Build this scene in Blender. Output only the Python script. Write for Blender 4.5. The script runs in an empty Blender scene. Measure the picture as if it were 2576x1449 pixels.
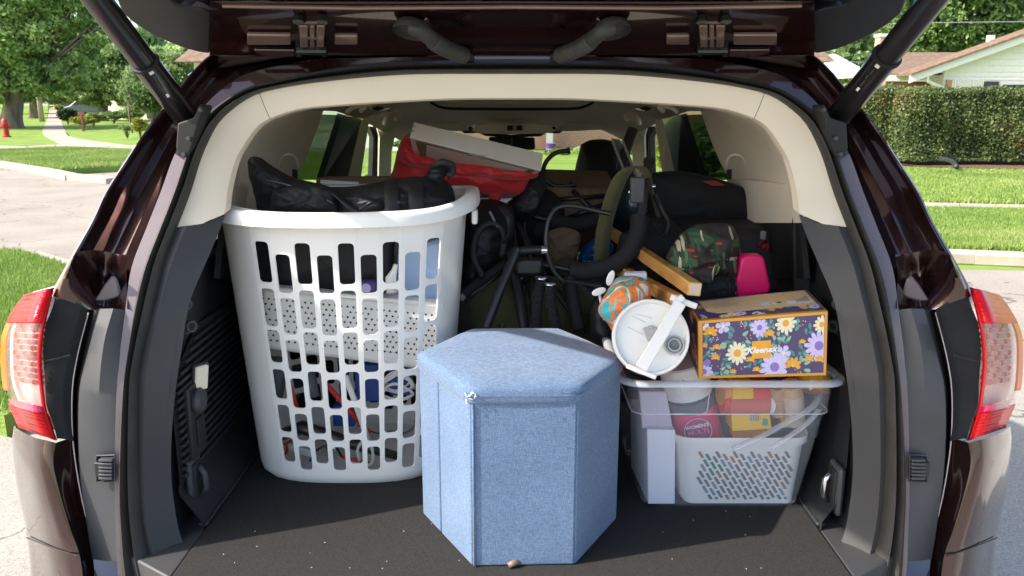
import bpy, bmesh, math, random
import numpy as np
from mathutils import Vector, Matrix, noise
random.seed(7); np.random.seed(7)
sc = bpy.context.scene
COL = sc.collection
# ------------------------------------------------------------------ camera, world, sun, exposure
CAMY, CAMZ, PITCH, FPX = -1.40, 1.58, math.radians(13.15), 2050.0
cd = bpy.data.cameras.new('camera'); cam = bpy.data.objects.new('camera', cd); COL.objects.link(cam)
cam.location = (0, CAMY, CAMZ); cam.rotation_euler = (math.pi/2 - PITCH, 0, 0)
cd.sensor_width = 36; cd.lens = FPX/2576*36; cd.clip_start = .02; cd.clip_end = 2000
sc.camera = cam
cd.dof.use_dof = True; cd.dof.focus_distance = 1.7; cd.dof.aperture_fstop = 13
w = bpy.data.worlds.new('World'); sc.world = w; w.use_nodes = True
SUN_AZ_X, SUN_AZ_Y, SUN_EL = -.94, -.27, math.radians(40)
sky = w.node_tree.nodes.new('ShaderNodeTexSky'); sky.sky_type = 'NISHITA'; sky.sun_disc = False
sky.sun_elevation = SUN_EL; sky.sun_rotation = math.atan2(SUN_AZ_X, SUN_AZ_Y)
sky.air_density = 1.0; sky.dust_density = 2.2; sky.ozone_density = .6
bg = w.node_tree.nodes['Background']; bg.inputs[1].default_value = .15
w.node_tree.links.new(sky.outputs[0], bg.inputs[0])
sl = bpy.data.lights.new('sun', 'SUN'); sl.energy = 3.1; sl.angle = math.radians(.6); sl.color = (1, .95, .86)
so = bpy.data.objects.new('sun', sl); COL.objects.link(so)
_h = math.hypot(SUN_AZ_X, SUN_AZ_Y)
_ts = Vector((SUN_AZ_X/_h*math.cos(SUN_EL), SUN_AZ_Y/_h*math.cos(SUN_EL), math.sin(SUN_EL)))
so.rotation_euler = _ts.to_track_quat('Z', 'Y').to_euler()
sc.view_settings.view_transform = 'Standard'; sc.view_settings.look = 'None'
sc.view_settings.exposure = 1.42; sc.view_settings.gamma = 1; sc.view_settings.use_curve_mapping = False
sc.render.engine = 'CYCLES'
sc.cycles.max_bounces = 10; sc.cycles.transparent_max_bounces = 24; sc.cycles.diffuse_bounces = 8

# ------------------------------------------------------------------ sight lines: where a measured direction meets a plane of the place
CP, SP = math.cos(PITCH), math.sin(PITCH)
def ray(px, py):
    x = (px-1288)/FPX; v = -(py-724.5)/FPX
    return Vector((x, CP + SP*v, -SP + CP*v))
def U(px, py, Y):
    d = ray(px, py); t = (Y-CAMY)/d.y
    return Vector((d.x*t, Y, CAMZ + d.z*t))
def Z(px, py, z=0.0):
    d = ray(px, py); t = (z-CAMZ)/d.z
    return Vector((d.x*t, CAMY + d.y*t, z))
def X(px, py, x):
    d = ray(px, py); t = x/d.x
    return Vector((x, CAMY + d.y*t, CAMZ + d.z*t))

# ------------------------------------------------------------------ materials
MATS = {}
def nd(nt, typ, **kw):
    n = nt.nodes.new(typ)
    for k, v in kw.items(): setattr(n, k, v)
    return n
def mat(name, col, rough=.5, metal=0, var=.12, scale=8, bump=0, bscale=60, coat=0, spec=.5, col2=None, stretch=(1,1,1), sheen=0, detail=4, alpha=None, trans=0, emit=None, ior=None, bdist=.002, rvar=0, cior=1.5, fold=0, fscale=12):
    m = bpy.data.materials.new(name); m.use_nodes = True; nt = m.node_tree
    p = nt.nodes['Principled BSDF']
    tc = nd(nt, 'ShaderNodeTexCoord'); mp = nd(nt, 'ShaderNodeMapping'); mp.inputs['Scale'].default_value = stretch
    nt.links.new(tc.outputs['Object'], mp.inputs[0])
    nz = nd(nt, 'ShaderNodeTexNoise'); nz.inputs['Scale'].default_value = scale; nz.inputs['Detail'].default_value = detail
    nt.links.new(mp.outputs[0], nz.inputs['Vector'])
    cr = nd(nt, 'ShaderNodeValToRGB'); cr.color_ramp.elements[0].position = .3; cr.color_ramp.elements[1].position = .7
    a = [max(0, c*(1-var)) for c in col]; b = [c*(1+var) for c in col] if col2 is None else col2
    if col2 is not None: a = col
    cr.color_ramp.elements[0].color = (*a[:3], 1); cr.color_ramp.elements[1].color = (*b[:3], 1)
    nt.links.new(nz.outputs['Fac'], cr.inputs[0]); nt.links.new(cr.outputs[0], p.inputs['Base Color'])
    p.inputs['Roughness'].default_value = rough; p.inputs['Metallic'].default_value = metal
    p.inputs['Coat Weight'].default_value = coat; p.inputs['Coat IOR'].default_value = cior; p.inputs['Coat Roughness'].default_value = .03
    p.inputs['Specular IOR Level'].default_value = spec; p.inputs['Sheen Weight'].default_value = sheen
    if ior: p.inputs['IOR'].default_value = ior
    if trans: p.inputs['Transmission Weight'].default_value = trans
    if rvar:
        mr = nd(nt, 'ShaderNodeMapRange'); mr.inputs['To Min'].default_value = rough-rvar; mr.inputs['To Max'].default_value = rough+rvar
        nt.links.new(nz.outputs['Fac'], mr.inputs[0]); nt.links.new(mr.outputs[0], p.inputs['Roughness'])
    if bump:
        n2 = nd(nt, 'ShaderNodeTexNoise'); n2.inputs['Scale'].default_value = bscale; n2.inputs['Detail'].default_value = 3
        nt.links.new(mp.outputs[0], n2.inputs['Vector'])
        bp = nd(nt, 'ShaderNodeBump'); bp.inputs['Strength'].default_value = bump; bp.inputs['Distance'].default_value = bdist
        nt.links.new(n2.outputs['Fac'], bp.inputs['Height']); nt.links.new(bp.outputs[0], p.inputs['Normal'])
    if fold:
        n3 = nd(nt, 'ShaderNodeTexNoise'); n3.inputs['Scale'].default_value = fscale; n3.inputs['Detail'].default_value = 5; n3.inputs['Distortion'].default_value = 1.3
        try: n3.noise_type = 'RIDGED_MULTIFRACTAL'
        except Exception: pass
        mp3 = nd(nt, 'ShaderNodeMapping'); mp3.inputs['Scale'].default_value = (.55, .8, 1.5); mp3.inputs['Rotation'].default_value = (.2, .5, .1); nt.links.new(tc.outputs['Object'], mp3.inputs[0]); nt.links.new(mp3.outputs[0], n3.inputs['Vector'])
        b3 = nd(nt, 'ShaderNodeBump'); b3.inputs['Strength'].default_value = fold; b3.inputs['Distance'].default_value = .012
        nt.links.new(n3.outputs['Fac'], b3.inputs['Height'])
        if p.inputs['Normal'].links: nt.links.new(p.inputs['Normal'].links[0].from_socket, b3.inputs['Normal']) if False else None
        if bump: nt.links.new(b3.outputs[0], bp.inputs['Normal'])
        else: nt.links.new(b3.outputs[0], p.inputs['Normal'])
    if emit:
        p.inputs['Emission Color'].default_value = (*emit[0], 1); p.inputs['Emission Strength'].default_value = emit[1]
    if alpha is not None:
        tr = nd(nt, 'ShaderNodeBsdfTransparent'); tr.inputs[0].default_value = (*alpha[1], 1)
        mx = nd(nt, 'ShaderNodeMixShader'); mx.inputs[0].default_value = alpha[0]
        nt.links.new(tr.outputs[0], mx.inputs[1]); nt.links.new(p.outputs[0], mx.inputs[2])
        nt.links.new(mx.outputs[0], nt.nodes['Material Output'].inputs[0])
    MATS[name] = m
    return m
def vcol_mat(name, rough=.5, attr='Col', spec=.4, alpha=None):
    m = bpy.data.materials.new(name); m.use_nodes = True; nt = m.node_tree; p = nt.nodes['Principled BSDF']
    a = nd(nt, 'ShaderNodeVertexColor'); a.layer_name = attr
    tc = nd(nt, 'ShaderNodeTexCoord'); nz = nd(nt, 'ShaderNodeTexNoise'); nz.inputs['Scale'].default_value = 90
    nt.links.new(tc.outputs['Object'], nz.inputs['Vector'])
    mr = nd(nt, 'ShaderNodeMapRange'); mr.inputs['To Min'].default_value = .88; mr.inputs['To Max'].default_value = 1.1
    nt.links.new(nz.outputs['Fac'], mr.inputs[0])
    mu = nd(nt, 'ShaderNodeVectorMath', operation='SCALE'); nt.links.new(a.outputs[0], mu.inputs[0]); nt.links.new(mr.outputs[0], mu.inputs['Scale'])
    nt.links.new(mu.outputs[0], p.inputs['Base Color']); p.inputs['Roughness'].default_value = rough; p.inputs['Specular IOR Level'].default_value = spec
    MATS[name] = m; return m
def translucent(name, amt, col):
    m = MATS[name]; nt = m.node_tree; p = nt.nodes['Principled BSDF']; tl = nd(nt, 'ShaderNodeBsdfTranslucent'); tl.inputs[0].default_value = (*col, 1)
    mx = nd(nt, 'ShaderNodeMixShader'); mx.inputs[0].default_value = amt
    nt.links.new(p.outputs[0], mx.inputs[1]); nt.links.new(tl.outputs[0], mx.inputs[2]); nt.links.new(mx.outputs[0], nt.nodes['Material Output'].inputs[0])
def leaf_mat(name, c1, c2, c3=None, scale=.35, transl=.35, rough=.55):
    m = bpy.data.materials.new(name); m.use_nodes = True; nt = m.node_tree; p = nt.nodes['Principled BSDF']
    g = nd(nt, 'ShaderNodeNewGeometry')
    nz = nd(nt, 'ShaderNodeTexNoise'); nz.inputs['Scale'].default_value = scale; nz.inputs['Detail'].default_value = 3
    tc = nd(nt, 'ShaderNodeTexCoord'); nt.links.new(tc.outputs['Object'], nz.inputs['Vector'])
    ad = nd(nt, 'ShaderNodeMath', operation='MULTIPLY_ADD'); ad.inputs[1].default_value = .5; nt.links.new(g.outputs['Random Per Island'], ad.inputs[0])
    sb = nd(nt, 'ShaderNodeMath', operation='MULTIPLY_ADD'); sb.inputs[1].default_value = 1.6; sb.inputs[2].default_value = -.55
    nt.links.new(nz.outputs['Fac'], sb.inputs[0]); nt.links.new(sb.outputs[0], ad.inputs[2])
    cr = nd(nt, 'ShaderNodeValToRGB'); e = cr.color_ramp.elements
    e[0].position = .1; e[0].color = (*c1, 1); e[1].position = .9 if c3 is None else .7; e[1].color = (*c2, 1)
    if c3 is not None:
        x = e.new(.95); x.color = (*c3, 1)
    nt.links.new(ad.outputs[0], cr.inputs[0]); nt.links.new(cr.outputs[0], p.inputs['Base Color'])
    p.inputs['Roughness'].default_value = rough
    tl = nd(nt, 'ShaderNodeBsdfTranslucent'); nt.links.new(cr.outputs[0], tl.inputs[0])
    mx = nd(nt, 'ShaderNodeMixShader'); mx.inputs[0].default_value = transl
    nt.links.new(p.outputs[0], mx.inputs[1]); nt.links.new(tl.outputs[0], mx.inputs[2]); nt.links.new(mx.outputs[0], nt.nodes['Material Output'].inputs[0])
    MATS[name] = m; return m

# ------------------------------------------------------------------ object helpers
def tag(o, label=None, cat=None, group=None, kind=None):
    if label: o['label'] = label
    if cat: o['category'] = cat
    if group: o['group'] = group
    if kind: o['kind'] = kind
    return o
def thing(name, label, cat, loc=(0,0,0), group=None):
    o = bpy.data.objects.new(name, None); COL.objects.link(o); o.location = loc; o.empty_display_size = .05
    return tag(o, label, cat, group)
def mesh(name, v, f, m, parent=None, smooth=False, kind=None, label=None, fc=None, sharp=None):
    me = bpy.data.meshes.new(name); me.from_pydata([tuple(p) for p in v], [], [tuple(q) for q in f]); me.update()
    if isinstance(m, (list, tuple)):
        for mm in m: me.materials.append(mm)
    else: me.materials.append(m)
    if fc is not None:
        at = me.color_attributes.new('Col', 'FLOAT_COLOR', 'CORNER')
        arr = []
        for pl in me.polygons:
            c = fc[pl.index]
            arr += [c[0], c[1], c[2], 1.0]*pl.loop_total
        at.data.foreach_set('color', arr)
    if smooth:
        me.polygons.foreach_set('use_smooth', [True]*len(me.polygons))
        if sharp:
            me.set_sharp_from_angle(angle=math.radians(sharp))
    return link(name, me, parent, kind, label)
def world(o):
    b = Matrix.LocRotScale(o.location, o.rotation_euler, o.scale)
    return b if o.parent is None else world(o.parent) @ o.matrix_parent_inverse @ b
def link(name, me, parent=None, kind=None, label=None):
    o = bpy.data.objects.new(name, me); COL.objects.link(o)
    if parent is not None:
        o.parent = parent
        o.matrix_parent_inverse = world(parent).inverted()
    if kind: o['kind'] = kind
    if label: o['label'] = label
    return o
class MB:
    """collects shapes, links them as one mesh"""
    def __init__(s): s.v = []; s.f = []; s.c = []
    def add(s, v, f, col=None):
        n = len(s.v); s.v += [Vector(p) for p in v]; s.f += [tuple(i+n for i in q) for q in f]
        s.c += [col]*len(f); return s
    def box(s, c, d, rot=None, col=None):
        c = Vector(c); x, y, z = d[0]/2, d[1]/2, d[2]/2
        v = [Vector((a, b, e)) for a in (-x, x) for b in (-y, y) for e in (-z, z)]
        if rot is not None: v = [rot @ p for p in v]
        return s.add([p+c for p in v], [(0,1,3,2),(4,6,7,5),(0,4,5,1),(2,3,7,6),(0,2,6,4),(1,5,7,3)], col)
    def hexa(s, p, col=None):   # 8 corners: 4 of one face, 4 of the opposite face in the same order
        return s.add(p, [(3,2,1,0),(4,5,6,7),(0,1,5,4),(1,2,6,5),(2,3,7,6),(3,0,4,7)], col)
    def tube(s, path, r, n=10, caps=True, col=None, flat=None):
        path = [Vector(p) for p in path]; m = len(path)
        rr = r if isinstance(r, (list, tuple)) else [r]*m
        up = None; vs = []
        for i, p in enumerate(path):
            t = (path[min(i+1, m-1)] - path[max(i-1, 0)]).normalized()
            if up is None:
                up = Vector((0,0,1)) if abs(t.z) < .9 else Vector((0,1,0))
            a = t.cross(up).normalized(); b = a.cross(t).normalized(); up = b
            fl = flat if flat else 1
            for k in range(n):
                q = 2*math.pi*k/n
                vs.append(p + a*math.cos(q)*rr[i] + b*math.sin(q)*rr[i]*fl)
        fs = [(i*n+k, i*n+(k+1)%n, (i+1)*n+(k+1)%n, (i+1)*n+k) for i in range(m-1) for k in range(n)]
        if caps: fs += [tuple(range(n))[::-1], tuple((m-1)*n+k for k in range(n))]
        return s.add(vs, fs, col)
    def prism(s, pts, d, col=None):   # polygon pts swept by vector d
        n = len(pts); pts = [Vector(p) for p in pts]; d = Vector(d)
        return s.add(pts + [p+d for p in pts], [tuple(range(n))[::-1], tuple(range(n, 2*n))] + [(i, (i+1)%n, n+(i+1)%n, n+i) for i in range(n)], col)
    def lathe(s, prof, c, ax=(0,0,1), n=32, col=None, cols=None):
        ax = Vector(ax).normalized(); a = ax.orthogonal().normalized(); b = ax.cross(a); c = Vector(c)
        k = len(s.v); m = len(prof)
        vs = [c + ax*h + (a*math.cos(2*math.pi*j/n) + b*math.sin(2*math.pi*j/n))*r for r, h in prof for j in range(n)]
        fs = [(i*n+j, i*n+(j+1)%n, (i+1)*n+(j+1)%n, (i+1)*n+j) for i in range(m-1) for j in range(n)]
        s.v += vs; s.f += [tuple(q+k for q in f) for f in fs]
        s.c += [(cols[i] if cols else col) for i in range(m-1) for j in range(n)]
        return s
    def obj(s, name, m, parent=None, smooth=False, bevel=0, seg=2, **kw):
        fc = s.c if any(c is not None for c in s.c) else None
        if fc: fc = [c or (.5,.5,.5) for c in fc]
        o = mesh(name, s.v, s.f, m, parent, smooth, fc=fc, **kw)
        if bevel:
            md = o.modifiers.new('bevel', 'BEVEL'); md.width = bevel; md.segments = seg; md.limit_method = 'ANGLE'; md.angle_limit = math.radians(35)
            if not smooth: o.data.polygons.foreach_set('use_smooth', [True]*len(o.data.polygons)); o.data.set_sharp_from_angle(angle=math.radians(35))
            md.harden_normals = False
        return o
def crom(pts, n):   # Catmull-Rom through pts, n samples by arc length
    P = [Vector(p) for p in pts]
    if len(P) == 2: return [P[0].lerp(P[1], i/(n-1)) for i in range(n)]
    Q = [2*P[0]-P[1]] + P + [2*P[-1]-P[-2]]
    d = []
    for i in range(1, len(Q)-2):
        for k in range(12):
            t = k/12; a, b, c, e = Q[i-1], Q[i], Q[i+1], Q[i+2]
            d.append(.5*((2*b)+(c-a)*t+(2*a-5*b+4*c-e)*t*t+(3*b-a-3*c+e)*t**3))
    d.append(P[-1])
    L = [0]
    for i in range(1, len(d)): L.append(L[-1]+(d[i]-d[i-1]).length)
    out = []; j = 0
    for i in range(n):
        s = L[-1]*i/(n-1)
        while j < len(L)-2 and L[j+1] < s: j += 1
        q = (s-L[j])/max(1e-9, L[j+1]-L[j]); out.append(d[j].lerp(d[j+1], min(1, q)))
    return out
def loft(rows, closed=False):
    n = len(rows[0]); v = [p for r in rows for p in r]; f = []
    for i in range(len(rows)-1):
        for k in range(n if closed else n-1):
            f.append((i*n+k, i*n+(k+1)%n, (i+1)*n+(k+1)%n, (i+1)*n+k))
    return v, f
def mirror(v, f): return [Vector((-p[0], p[1], p[2])) for p in v], [tuple(reversed(q)) for q in f]
def both(name, v, f, m, parent, **kw):
    a = mesh(name, v, f, m, parent, **kw); b = mesh(name, *mirror(v, f), m, parent, **kw); return a, b
def solid(o, t, off=0):
    md = o.modifiers.new('thick', 'SOLIDIFY'); md.thickness = t; md.offset = off; return o
def pillow(outline, Y, depth, m, name=None, parent=None, n=110, rings=22, wr=.012, ws=9, seed=0, power=.5, back=.6, mk=True, tilt=0):
    """soft bag: its outline seen from the open tailgate at distance Y, swelling towards and away from it"""
    P = [Vector((p[0], p[1], 0)) for p in outline]; P.append(P[0])
    Q = crom(P, n+1)[:-1]
    O = [U(q.x, q.y, Y + tilt*(q.y-P[0].y)) for q in Q]
    c = sum(O, Vector())/len(O); v = []; f = []
    rad = [math.sin(math.pi/2*(1-i/rings)) for i in range(rings)]
    for side in (1, -1):
        base = len(v)
        for i, r in enumerate(rad):
            for p in O:
                q = c + (p-c)*r; h = (1-r*r)**power * depth * (1 if side == 1 else back)
                q = q + Vector((0, -h*side, 0))
                w_ = noise.noise(q*ws + Vector((seed, 0, 0)))*wr + noise.noise(q*ws*2.7 + Vector((seed, 3, 0)))*wr*.5
                rid = 1-abs(noise.noise(Vector((q.x*ws*1.1, q.y*ws*.4, q.z*ws*1.9)) + Vector((seed*3, 0, 0))))*3; rid2 = 1-abs(noise.noise(Vector((q.x*ws*2.1+q.z*ws, q.y*ws*.6, q.z*ws*3.3)) + Vector((seed*5, 2, 0))))*4; rid = rid+max(0, rid2)*.7
                q += Vector((w_*.6, -(w_ + max(0, rid)*wr*.6)*(1 if side == 1 else -.3), w_*.6))*(1-.6*r**6)
                v.append(q)
        v.append(c + Vector((0, -depth*side*(1 if side == 1 else back), 0)))
        for i in range(rings-1):
            for k in range(n):
                a = (base+i*n+k, base+i*n+(k+1)%n, base+(i+1)*n+(k+1)%n, base+(i+1)*n+k)
                f.append(a if side == 1 else a[::-1])
        for k in range(n):
            a = (base+(rings-1)*n+k, base+(rings-1)*n+(k+1)%n, len(v)-1)
            f.append(a if side == 1 else a[::-1])
    if not mk: return v, f
    return mesh(name, v, f, m, parent, smooth=True)
def text_mesh(s, size, origin, ax, ay, m, name, parent, extrude=.0003, bold=0, shear=0, align='CENTER'):
    cu = bpy.data.curves.new(name, 'FONT'); cu.body = s; cu.size = size; cu.extrude = extrude; cu.align_x = align; cu.align_y = 'CENTER'; cu.offset = bold; cu.shear = shear; cu.resolution_u = 2
    t = bpy.data.objects.new(name, cu); COL.objects.link(t)
    dg = bpy.context.evaluated_depsgraph_get(); me = bpy.data.meshes.new_from_object(t.evaluated_get(dg))
    bpy.data.objects.remove(t)
    ax = Vector(ax).normalized(); nn = ax.cross(Vector(ay)).normalized(); ay = nn.cross(ax)
    M = Matrix((ax, ay, nn)).transposed().to_4x4(); M.translation = Vector(origin)
    me.transform(M); me.materials.clear(); me.materials.append(m)
    return link(name, me, parent)
def ngon(c, r, n, a0=0, sx=1, sy=1): return [(c[0]+r*sx*math.cos(a0+2*math.pi*i/n), c[1]+r*sy*math.sin(a0+2*math.pi*i/n)) for i in range(n)]
# ================================================================== SETTING
GR = (.085, .17, .018)
mat('grass', (.15,.23,.05), .9, var=0, scale=1.3, col2=(.25,.34,.075), bump=.6, bscale=55, bdist=.03, detail=9, spec=.1)
mat('lawn_blade', (.06,.15,.012), .8, var=0, scale=2.2, col2=(.14,.25,.035), spec=.15)
def concrete(name, c1, c2, crack=True, joint=None):
    m = mat(name, c1, .9, col2=c2, scale=1.1, bump=.35, bscale=90, detail=8, spec=.2, bdist=.004)
    nt = m.node_tree; p = nt.nodes['Principled BSDF']; src = p.inputs['Base Color'].links[0].from_socket
    tc = nd(nt, 'ShaderNodeTexCoord')
    sp = nd(nt, 'ShaderNodeTexNoise'); sp.inputs['Scale'].default_value = 140; sp.inputs['Detail'].default_value = 2; nt.links.new(tc.outputs['Object'], sp.inputs['Vector'])
    r1 = nd(nt, 'ShaderNodeMapRange'); r1.inputs['From Min'].default_value = .35; r1.inputs['From Max'].default_value = .65; r1.inputs['To Min'].default_value = .72; r1.inputs['To Max'].default_value = 1.12
    nt.links.new(sp.outputs['Fac'], r1.inputs[0])
    mu = nd(nt, 'ShaderNodeVectorMath', operation='SCALE'); nt.links.new(src, mu.inputs[0]); nt.links.new(r1.outputs[0], mu.inputs['Scale'])
    last = mu.outputs[0]
    if crack:
        nz = nd(nt, 'ShaderNodeTexNoise'); nz.inputs['Scale'].default_value = 1.4; nz.inputs['Detail'].default_value = 6; nt.links.new(tc.outputs['Object'], nz.inputs['Vector'])
        ad = nd(nt, 'ShaderNodeVectorMath', operation='MULTIPLY_ADD'); ad.inputs[1].default_value = (.9,.9,.9); nt.links.new(nz.outputs['Color'], ad.inputs[0]); nt.links.new(tc.outputs['Object'], ad.inputs[2])
        vo = nd(nt, 'ShaderNodeTexVoronoi', feature='DISTANCE_TO_EDGE'); vo.inputs['Scale'].default_value = .55; nt.links.new(ad.outputs[0], vo.inputs['Vector'])
        r2 = nd(nt, 'ShaderNodeMapRange'); r2.inputs['From Max'].default_value = .006; r2.inputs['To Min'].default_value = .3; r2.inputs['To Max'].default_value = 1; nt.links.new(vo.outputs[0], r2.inputs[0])
        m2 = nd(nt, 'ShaderNodeVectorMath', operation='SCALE'); nt.links.new(last, m2.inputs[0]); nt.links.new(r2.outputs[0], m2.inputs['Scale']); last = m2.outputs[0]
    nt.links.new(last, p.inputs['Base Color']); return m
concrete('concrete_road', (.29,.25,.205), (.37,.32,.265))
concrete('concrete_drive', (.31,.28,.235), (.39,.355,.305))
concrete('concrete_walk', (.38,.31,.25), (.48,.40,.33), crack=False)
mat('mulch', (.10,.045,.025), 1, col2=(.22,.11,.06), scale=30, bump=1, bscale=50, bdist=.03)

def sheet(name, pts, z, m, h=0, **kw):   # a ground outline, optionally a slab of height h
    v = [Vector((p.x, p.y, z)) for p in pts]
    if h:
        b = MB().prism([Vector((p.x, p.y, z-h)) for p in pts], (0,0,h)); o = b.obj(name, m)
    else: o = mesh(name, v, [tuple(range(len(v)))], m)
    me = o.data; bm = bmesh.new(); bm.from_mesh(me); bmesh.ops.recalc_face_normals(bm, faces=bm.faces)
    if not h and bm.faces:
        bm.faces.ensure_lookup_table()
        if bm.faces[0].normal.z < 0: bmesh.ops.reverse_faces(bm, faces=bm.faces)
    bmesh.ops.triangulate(bm, faces=[f for f in bm.faces if len(f.verts) > 4]); bm.to_mesh(me); bm.free()
    tag(o, kind='structure', **kw); return o
g0 = lambda px, py: Z(px, py, 0)
# ground: one sheet to the horizon, grass-coloured earth
mesh('ground', [(-900,-900,-.13),(900,-900,-.13),(900,1200,-.13),(-900,1200,-.13)], [(0,1,2,3)], MATS['grass'], kind='structure')
# street and driveway of pale concrete under and behind the car
sheet('road', [Vector((-40,-30,0)), Vector((40,-30,0)), g0(2700,652), g0(2430,648), g0(1900,640), g0(1500,600), g0(700,520), g0(420,470), g0(330,418), g0(150,427), g0(0,403), g0(-300,380)], -.125, MATS['concrete_road'])
drive = sheet('driveway', [Vector((-3.6,-24,0)), Vector((16,-24,0)), Vector((16,2.6,0)), Vector((6.2,3.2,0)), Vector((1.4,4.0,0)), Vector((1.5,13.5,0)), Vector((-2.3,13.5,0)), Vector((-2.1,3.5,0)), g0(40,1052), g0(-120,1010), Vector((-3.6,-2,0))], -.118, MATS['concrete_drive'])
# raised lawns with kerbs
def lawn(pts, kerb=True, z=0.0, holes=None):
    return sheet('lawn', pts, z, MATS['grass'], h=.128)
near = [g0(-60,640), g0(0,628), g0(60,634), g0(168,668), g0(330,700), g0(260,860), g0(120,1000), g0(10,1045), g0(-160,1000), Vector((-14,1.2,0)), Vector((-14,5.5,0))]
lawn(near)
lawn([g0(-700,360), g0(0,403), g0(150,427), g0(300,418), g0(420,416), g0(620,414), g0(700,410), g0(700,378), g0(340,377), g0(170,371), g0(0,378), g0(-700,352)])
lawn([g0(-900,346), g0(0,367.5), g0(150,364), g0(133,353), g0(107,332), g0(119,300), g0(121,274.5), g0(121,262), g0(-900,262)])
lawn([g0(300,366), g0(232,358), g0(187,346), g0(164,330), g0(154,300), g0(148,275), g0(147,262), g0(960,262), g0(960,420), g0(700,409), g0(700,372)])
lawn([g0(960,262), g0(1700,262), g0(3300,262), g0(3300,520), g0(2576,517), g0(2325,511), g0(1850,500), g0(1700,520), g0(1500,560), g0(1290,540), g0(960,421)])
lawn([g0(3300,537), g0(2576,533), g0(2325,527), g0(1900,520), g0(1900,612), g0(2440,628), g0(2576,634), g0(3300,660)])
# kerb stones
mat('kerb', (.36,.30,.23), .9, col2=(.48,.41,.33), scale=6, bump=.3)
def kerb(pts, wd=.16):
    b = MB()
    for i in range(len(pts)-1):
        a, c = pts[i], pts[i+1]; d = (c-a); n = Vector((d.y, -d.x, 0)).normalized()*wd
        b.hexa([a+Vector((0,0,-.13)), c+Vector((0,0,-.13)), c+n+Vector((0,0,-.13)), a+n+Vector((0,0,-.13)), a+Vector((0,0,.005)), c+Vector((0,0,.005)), c+n+Vector((0,0,-.01)), a+n+Vector((0,0,-.01))])
    o = b.obj('kerb', MATS['kerb'], bevel=.015); tag(o, kind='structure')
kerb([g0(-500,352+18), g0(0,403), g0(80,414), g0(150,427), g0(200,437), g0(300,445)], .3)
kerb([g0(2576+400,655), g0(2576,634), g0(2440,628), g0(1900,612)][::-1], .2)
kerb([g0(-60,640), g0(0,628), g0(60,634), g0(168,668), g0(330,700)][::-1], .16)
# footpaths: slabs that can be told apart, each its own piece
walk = tag(thing('footpath', 'x', 'x'), None); del walk['label']; del walk['category']; walk['kind'] = 'structure'
def slabs(LE, RE, n, z=.012):
    A = crom([Vector((p.x,p.y,0)) for p in LE], n+1); B = crom([Vector((p.x,p.y,0)) for p in RE], n+1)
    for i in range(n):
        s = .012
        a, b_, c, d = A[i].lerp(A[i+1], s), A[i].lerp(A[i+1], 1-s), B[i].lerp(B[i+1], 1-s), B[i].lerp(B[i+1], s)
        dz = random.uniform(-.004, .004)
        m_ = MB().prism([Vector((q.x,q.y,-.08)) for q in (a, b_, c, d)], (0,0,.08+z+dz))
        o = m_.obj('slab', MATS['concrete_walk'], walk)
        bm = bmesh.new(); bm.from_mesh(o.data); bmesh.ops.recalc_face_normals(bm, faces=bm.faces); bm.to_mesh(o.data); bm.free()
slabs([g0(170,367), g0(133,353), g0(107,332), g0(119,300), g0(123,275)], [g0(330,367), g0(187,347), g0(164,330), g0(154,300), g0(147,275)], 44)
slabs([g0(-500,361), g0(0,378), g0(170,372), g0(340,378), g0(700,382)], [g0(-500,352), g0(0,367.5), g0(150,364), g0(320,366), g0(700,374)], 20)
slabs([g0(3300,537), g0(2576,532), g0(2325,527), g0(1900,520)], [g0(3300,522), g0(2576,517), g0(2325,511), g0(1900,504)], 16)
sheet('cross_street', [g0(60,262.5), g0(200,262.5), g0(230,267), g0(40,267)], .03, MATS['concrete_drive'])
# grass blades near by and as tufts farther off
def in_poly(x, y, P):
    c = False; j = len(P)-1
    for i in range(len(P)):
        if ((P[i].y > y) != (P[j].y > y)) and (x < (P[j].x-P[i].x)*(y-P[i].y)/(P[j].y-P[i].y)+P[i].x): c = not c
        j = i
    return c
def blades(name, poly, N, h, wd, seed, lim=None):
    rs = np.random.RandomState(seed); xs = [p.x for p in poly]; ys = [p.y for p in poly]
    x0, x1, y0, y1 = min(xs), max(xs), min(ys), max(ys)
    if lim: x0, x1, y0, y1 = max(x0, lim[0]), min(x1, lim[1]), max(y0, lim[2]), min(y1, lim[3])
    pts = rs.rand(N*3, 2); pts = [(x0+(x1-x0)*a, y0+(y1-y0)*b) for a, b in pts]
    pts = np.array([p for p in pts if in_poly(p[0], p[1], poly)][:N]); n = len(pts)
    a = rs.rand(n)*6.28; hh = h*(.5+rs.rand(n)); ww = wd*(.6+.8*rs.rand(n)); l = (rs.rand(n, 2)-.5)*h*1.1
    v = np.zeros((n, 3, 3)); v[:, 0, 0] = pts[:,0]-np.cos(a)*ww; v[:, 0, 1] = pts[:,1]-np.sin(a)*ww
    v[:, 1, 0] = pts[:,0]+np.cos(a)*ww; v[:, 1, 1] = pts[:,1]+np.sin(a)*ww
    v[:, 2, 0] = pts[:,0]+l[:,0]; v[:, 2, 1] = pts[:,1]+l[:,1]; v[:, 2, 2] = hh
    tris(name, v, MATS['blade'], kind='stuff', label=None)
def tris(name, v, m, parent=None, kind=None, label=None):
    n = len(v); k = v.shape[1]; me = bpy.data.meshes.new(name); me.vertices.add(n*k); me.vertices.foreach_set('co', v.reshape(-1).astype(np.float32))
    me.loops.add(n*k); me.loops.foreach_set('vertex_index', np.arange(n*k, dtype=np.int32))
    me.polygons.add(n); me.polygons.foreach_set('loop_start', np.arange(0, n*k, k, dtype=np.int32)); me.polygons.foreach_set('loop_total', np.full(n, k, dtype=np.int32))
    me.update(calc_edges=True); me.validate(); me.materials.append(m)
    return link(name, me, parent, kind, label)
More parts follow.
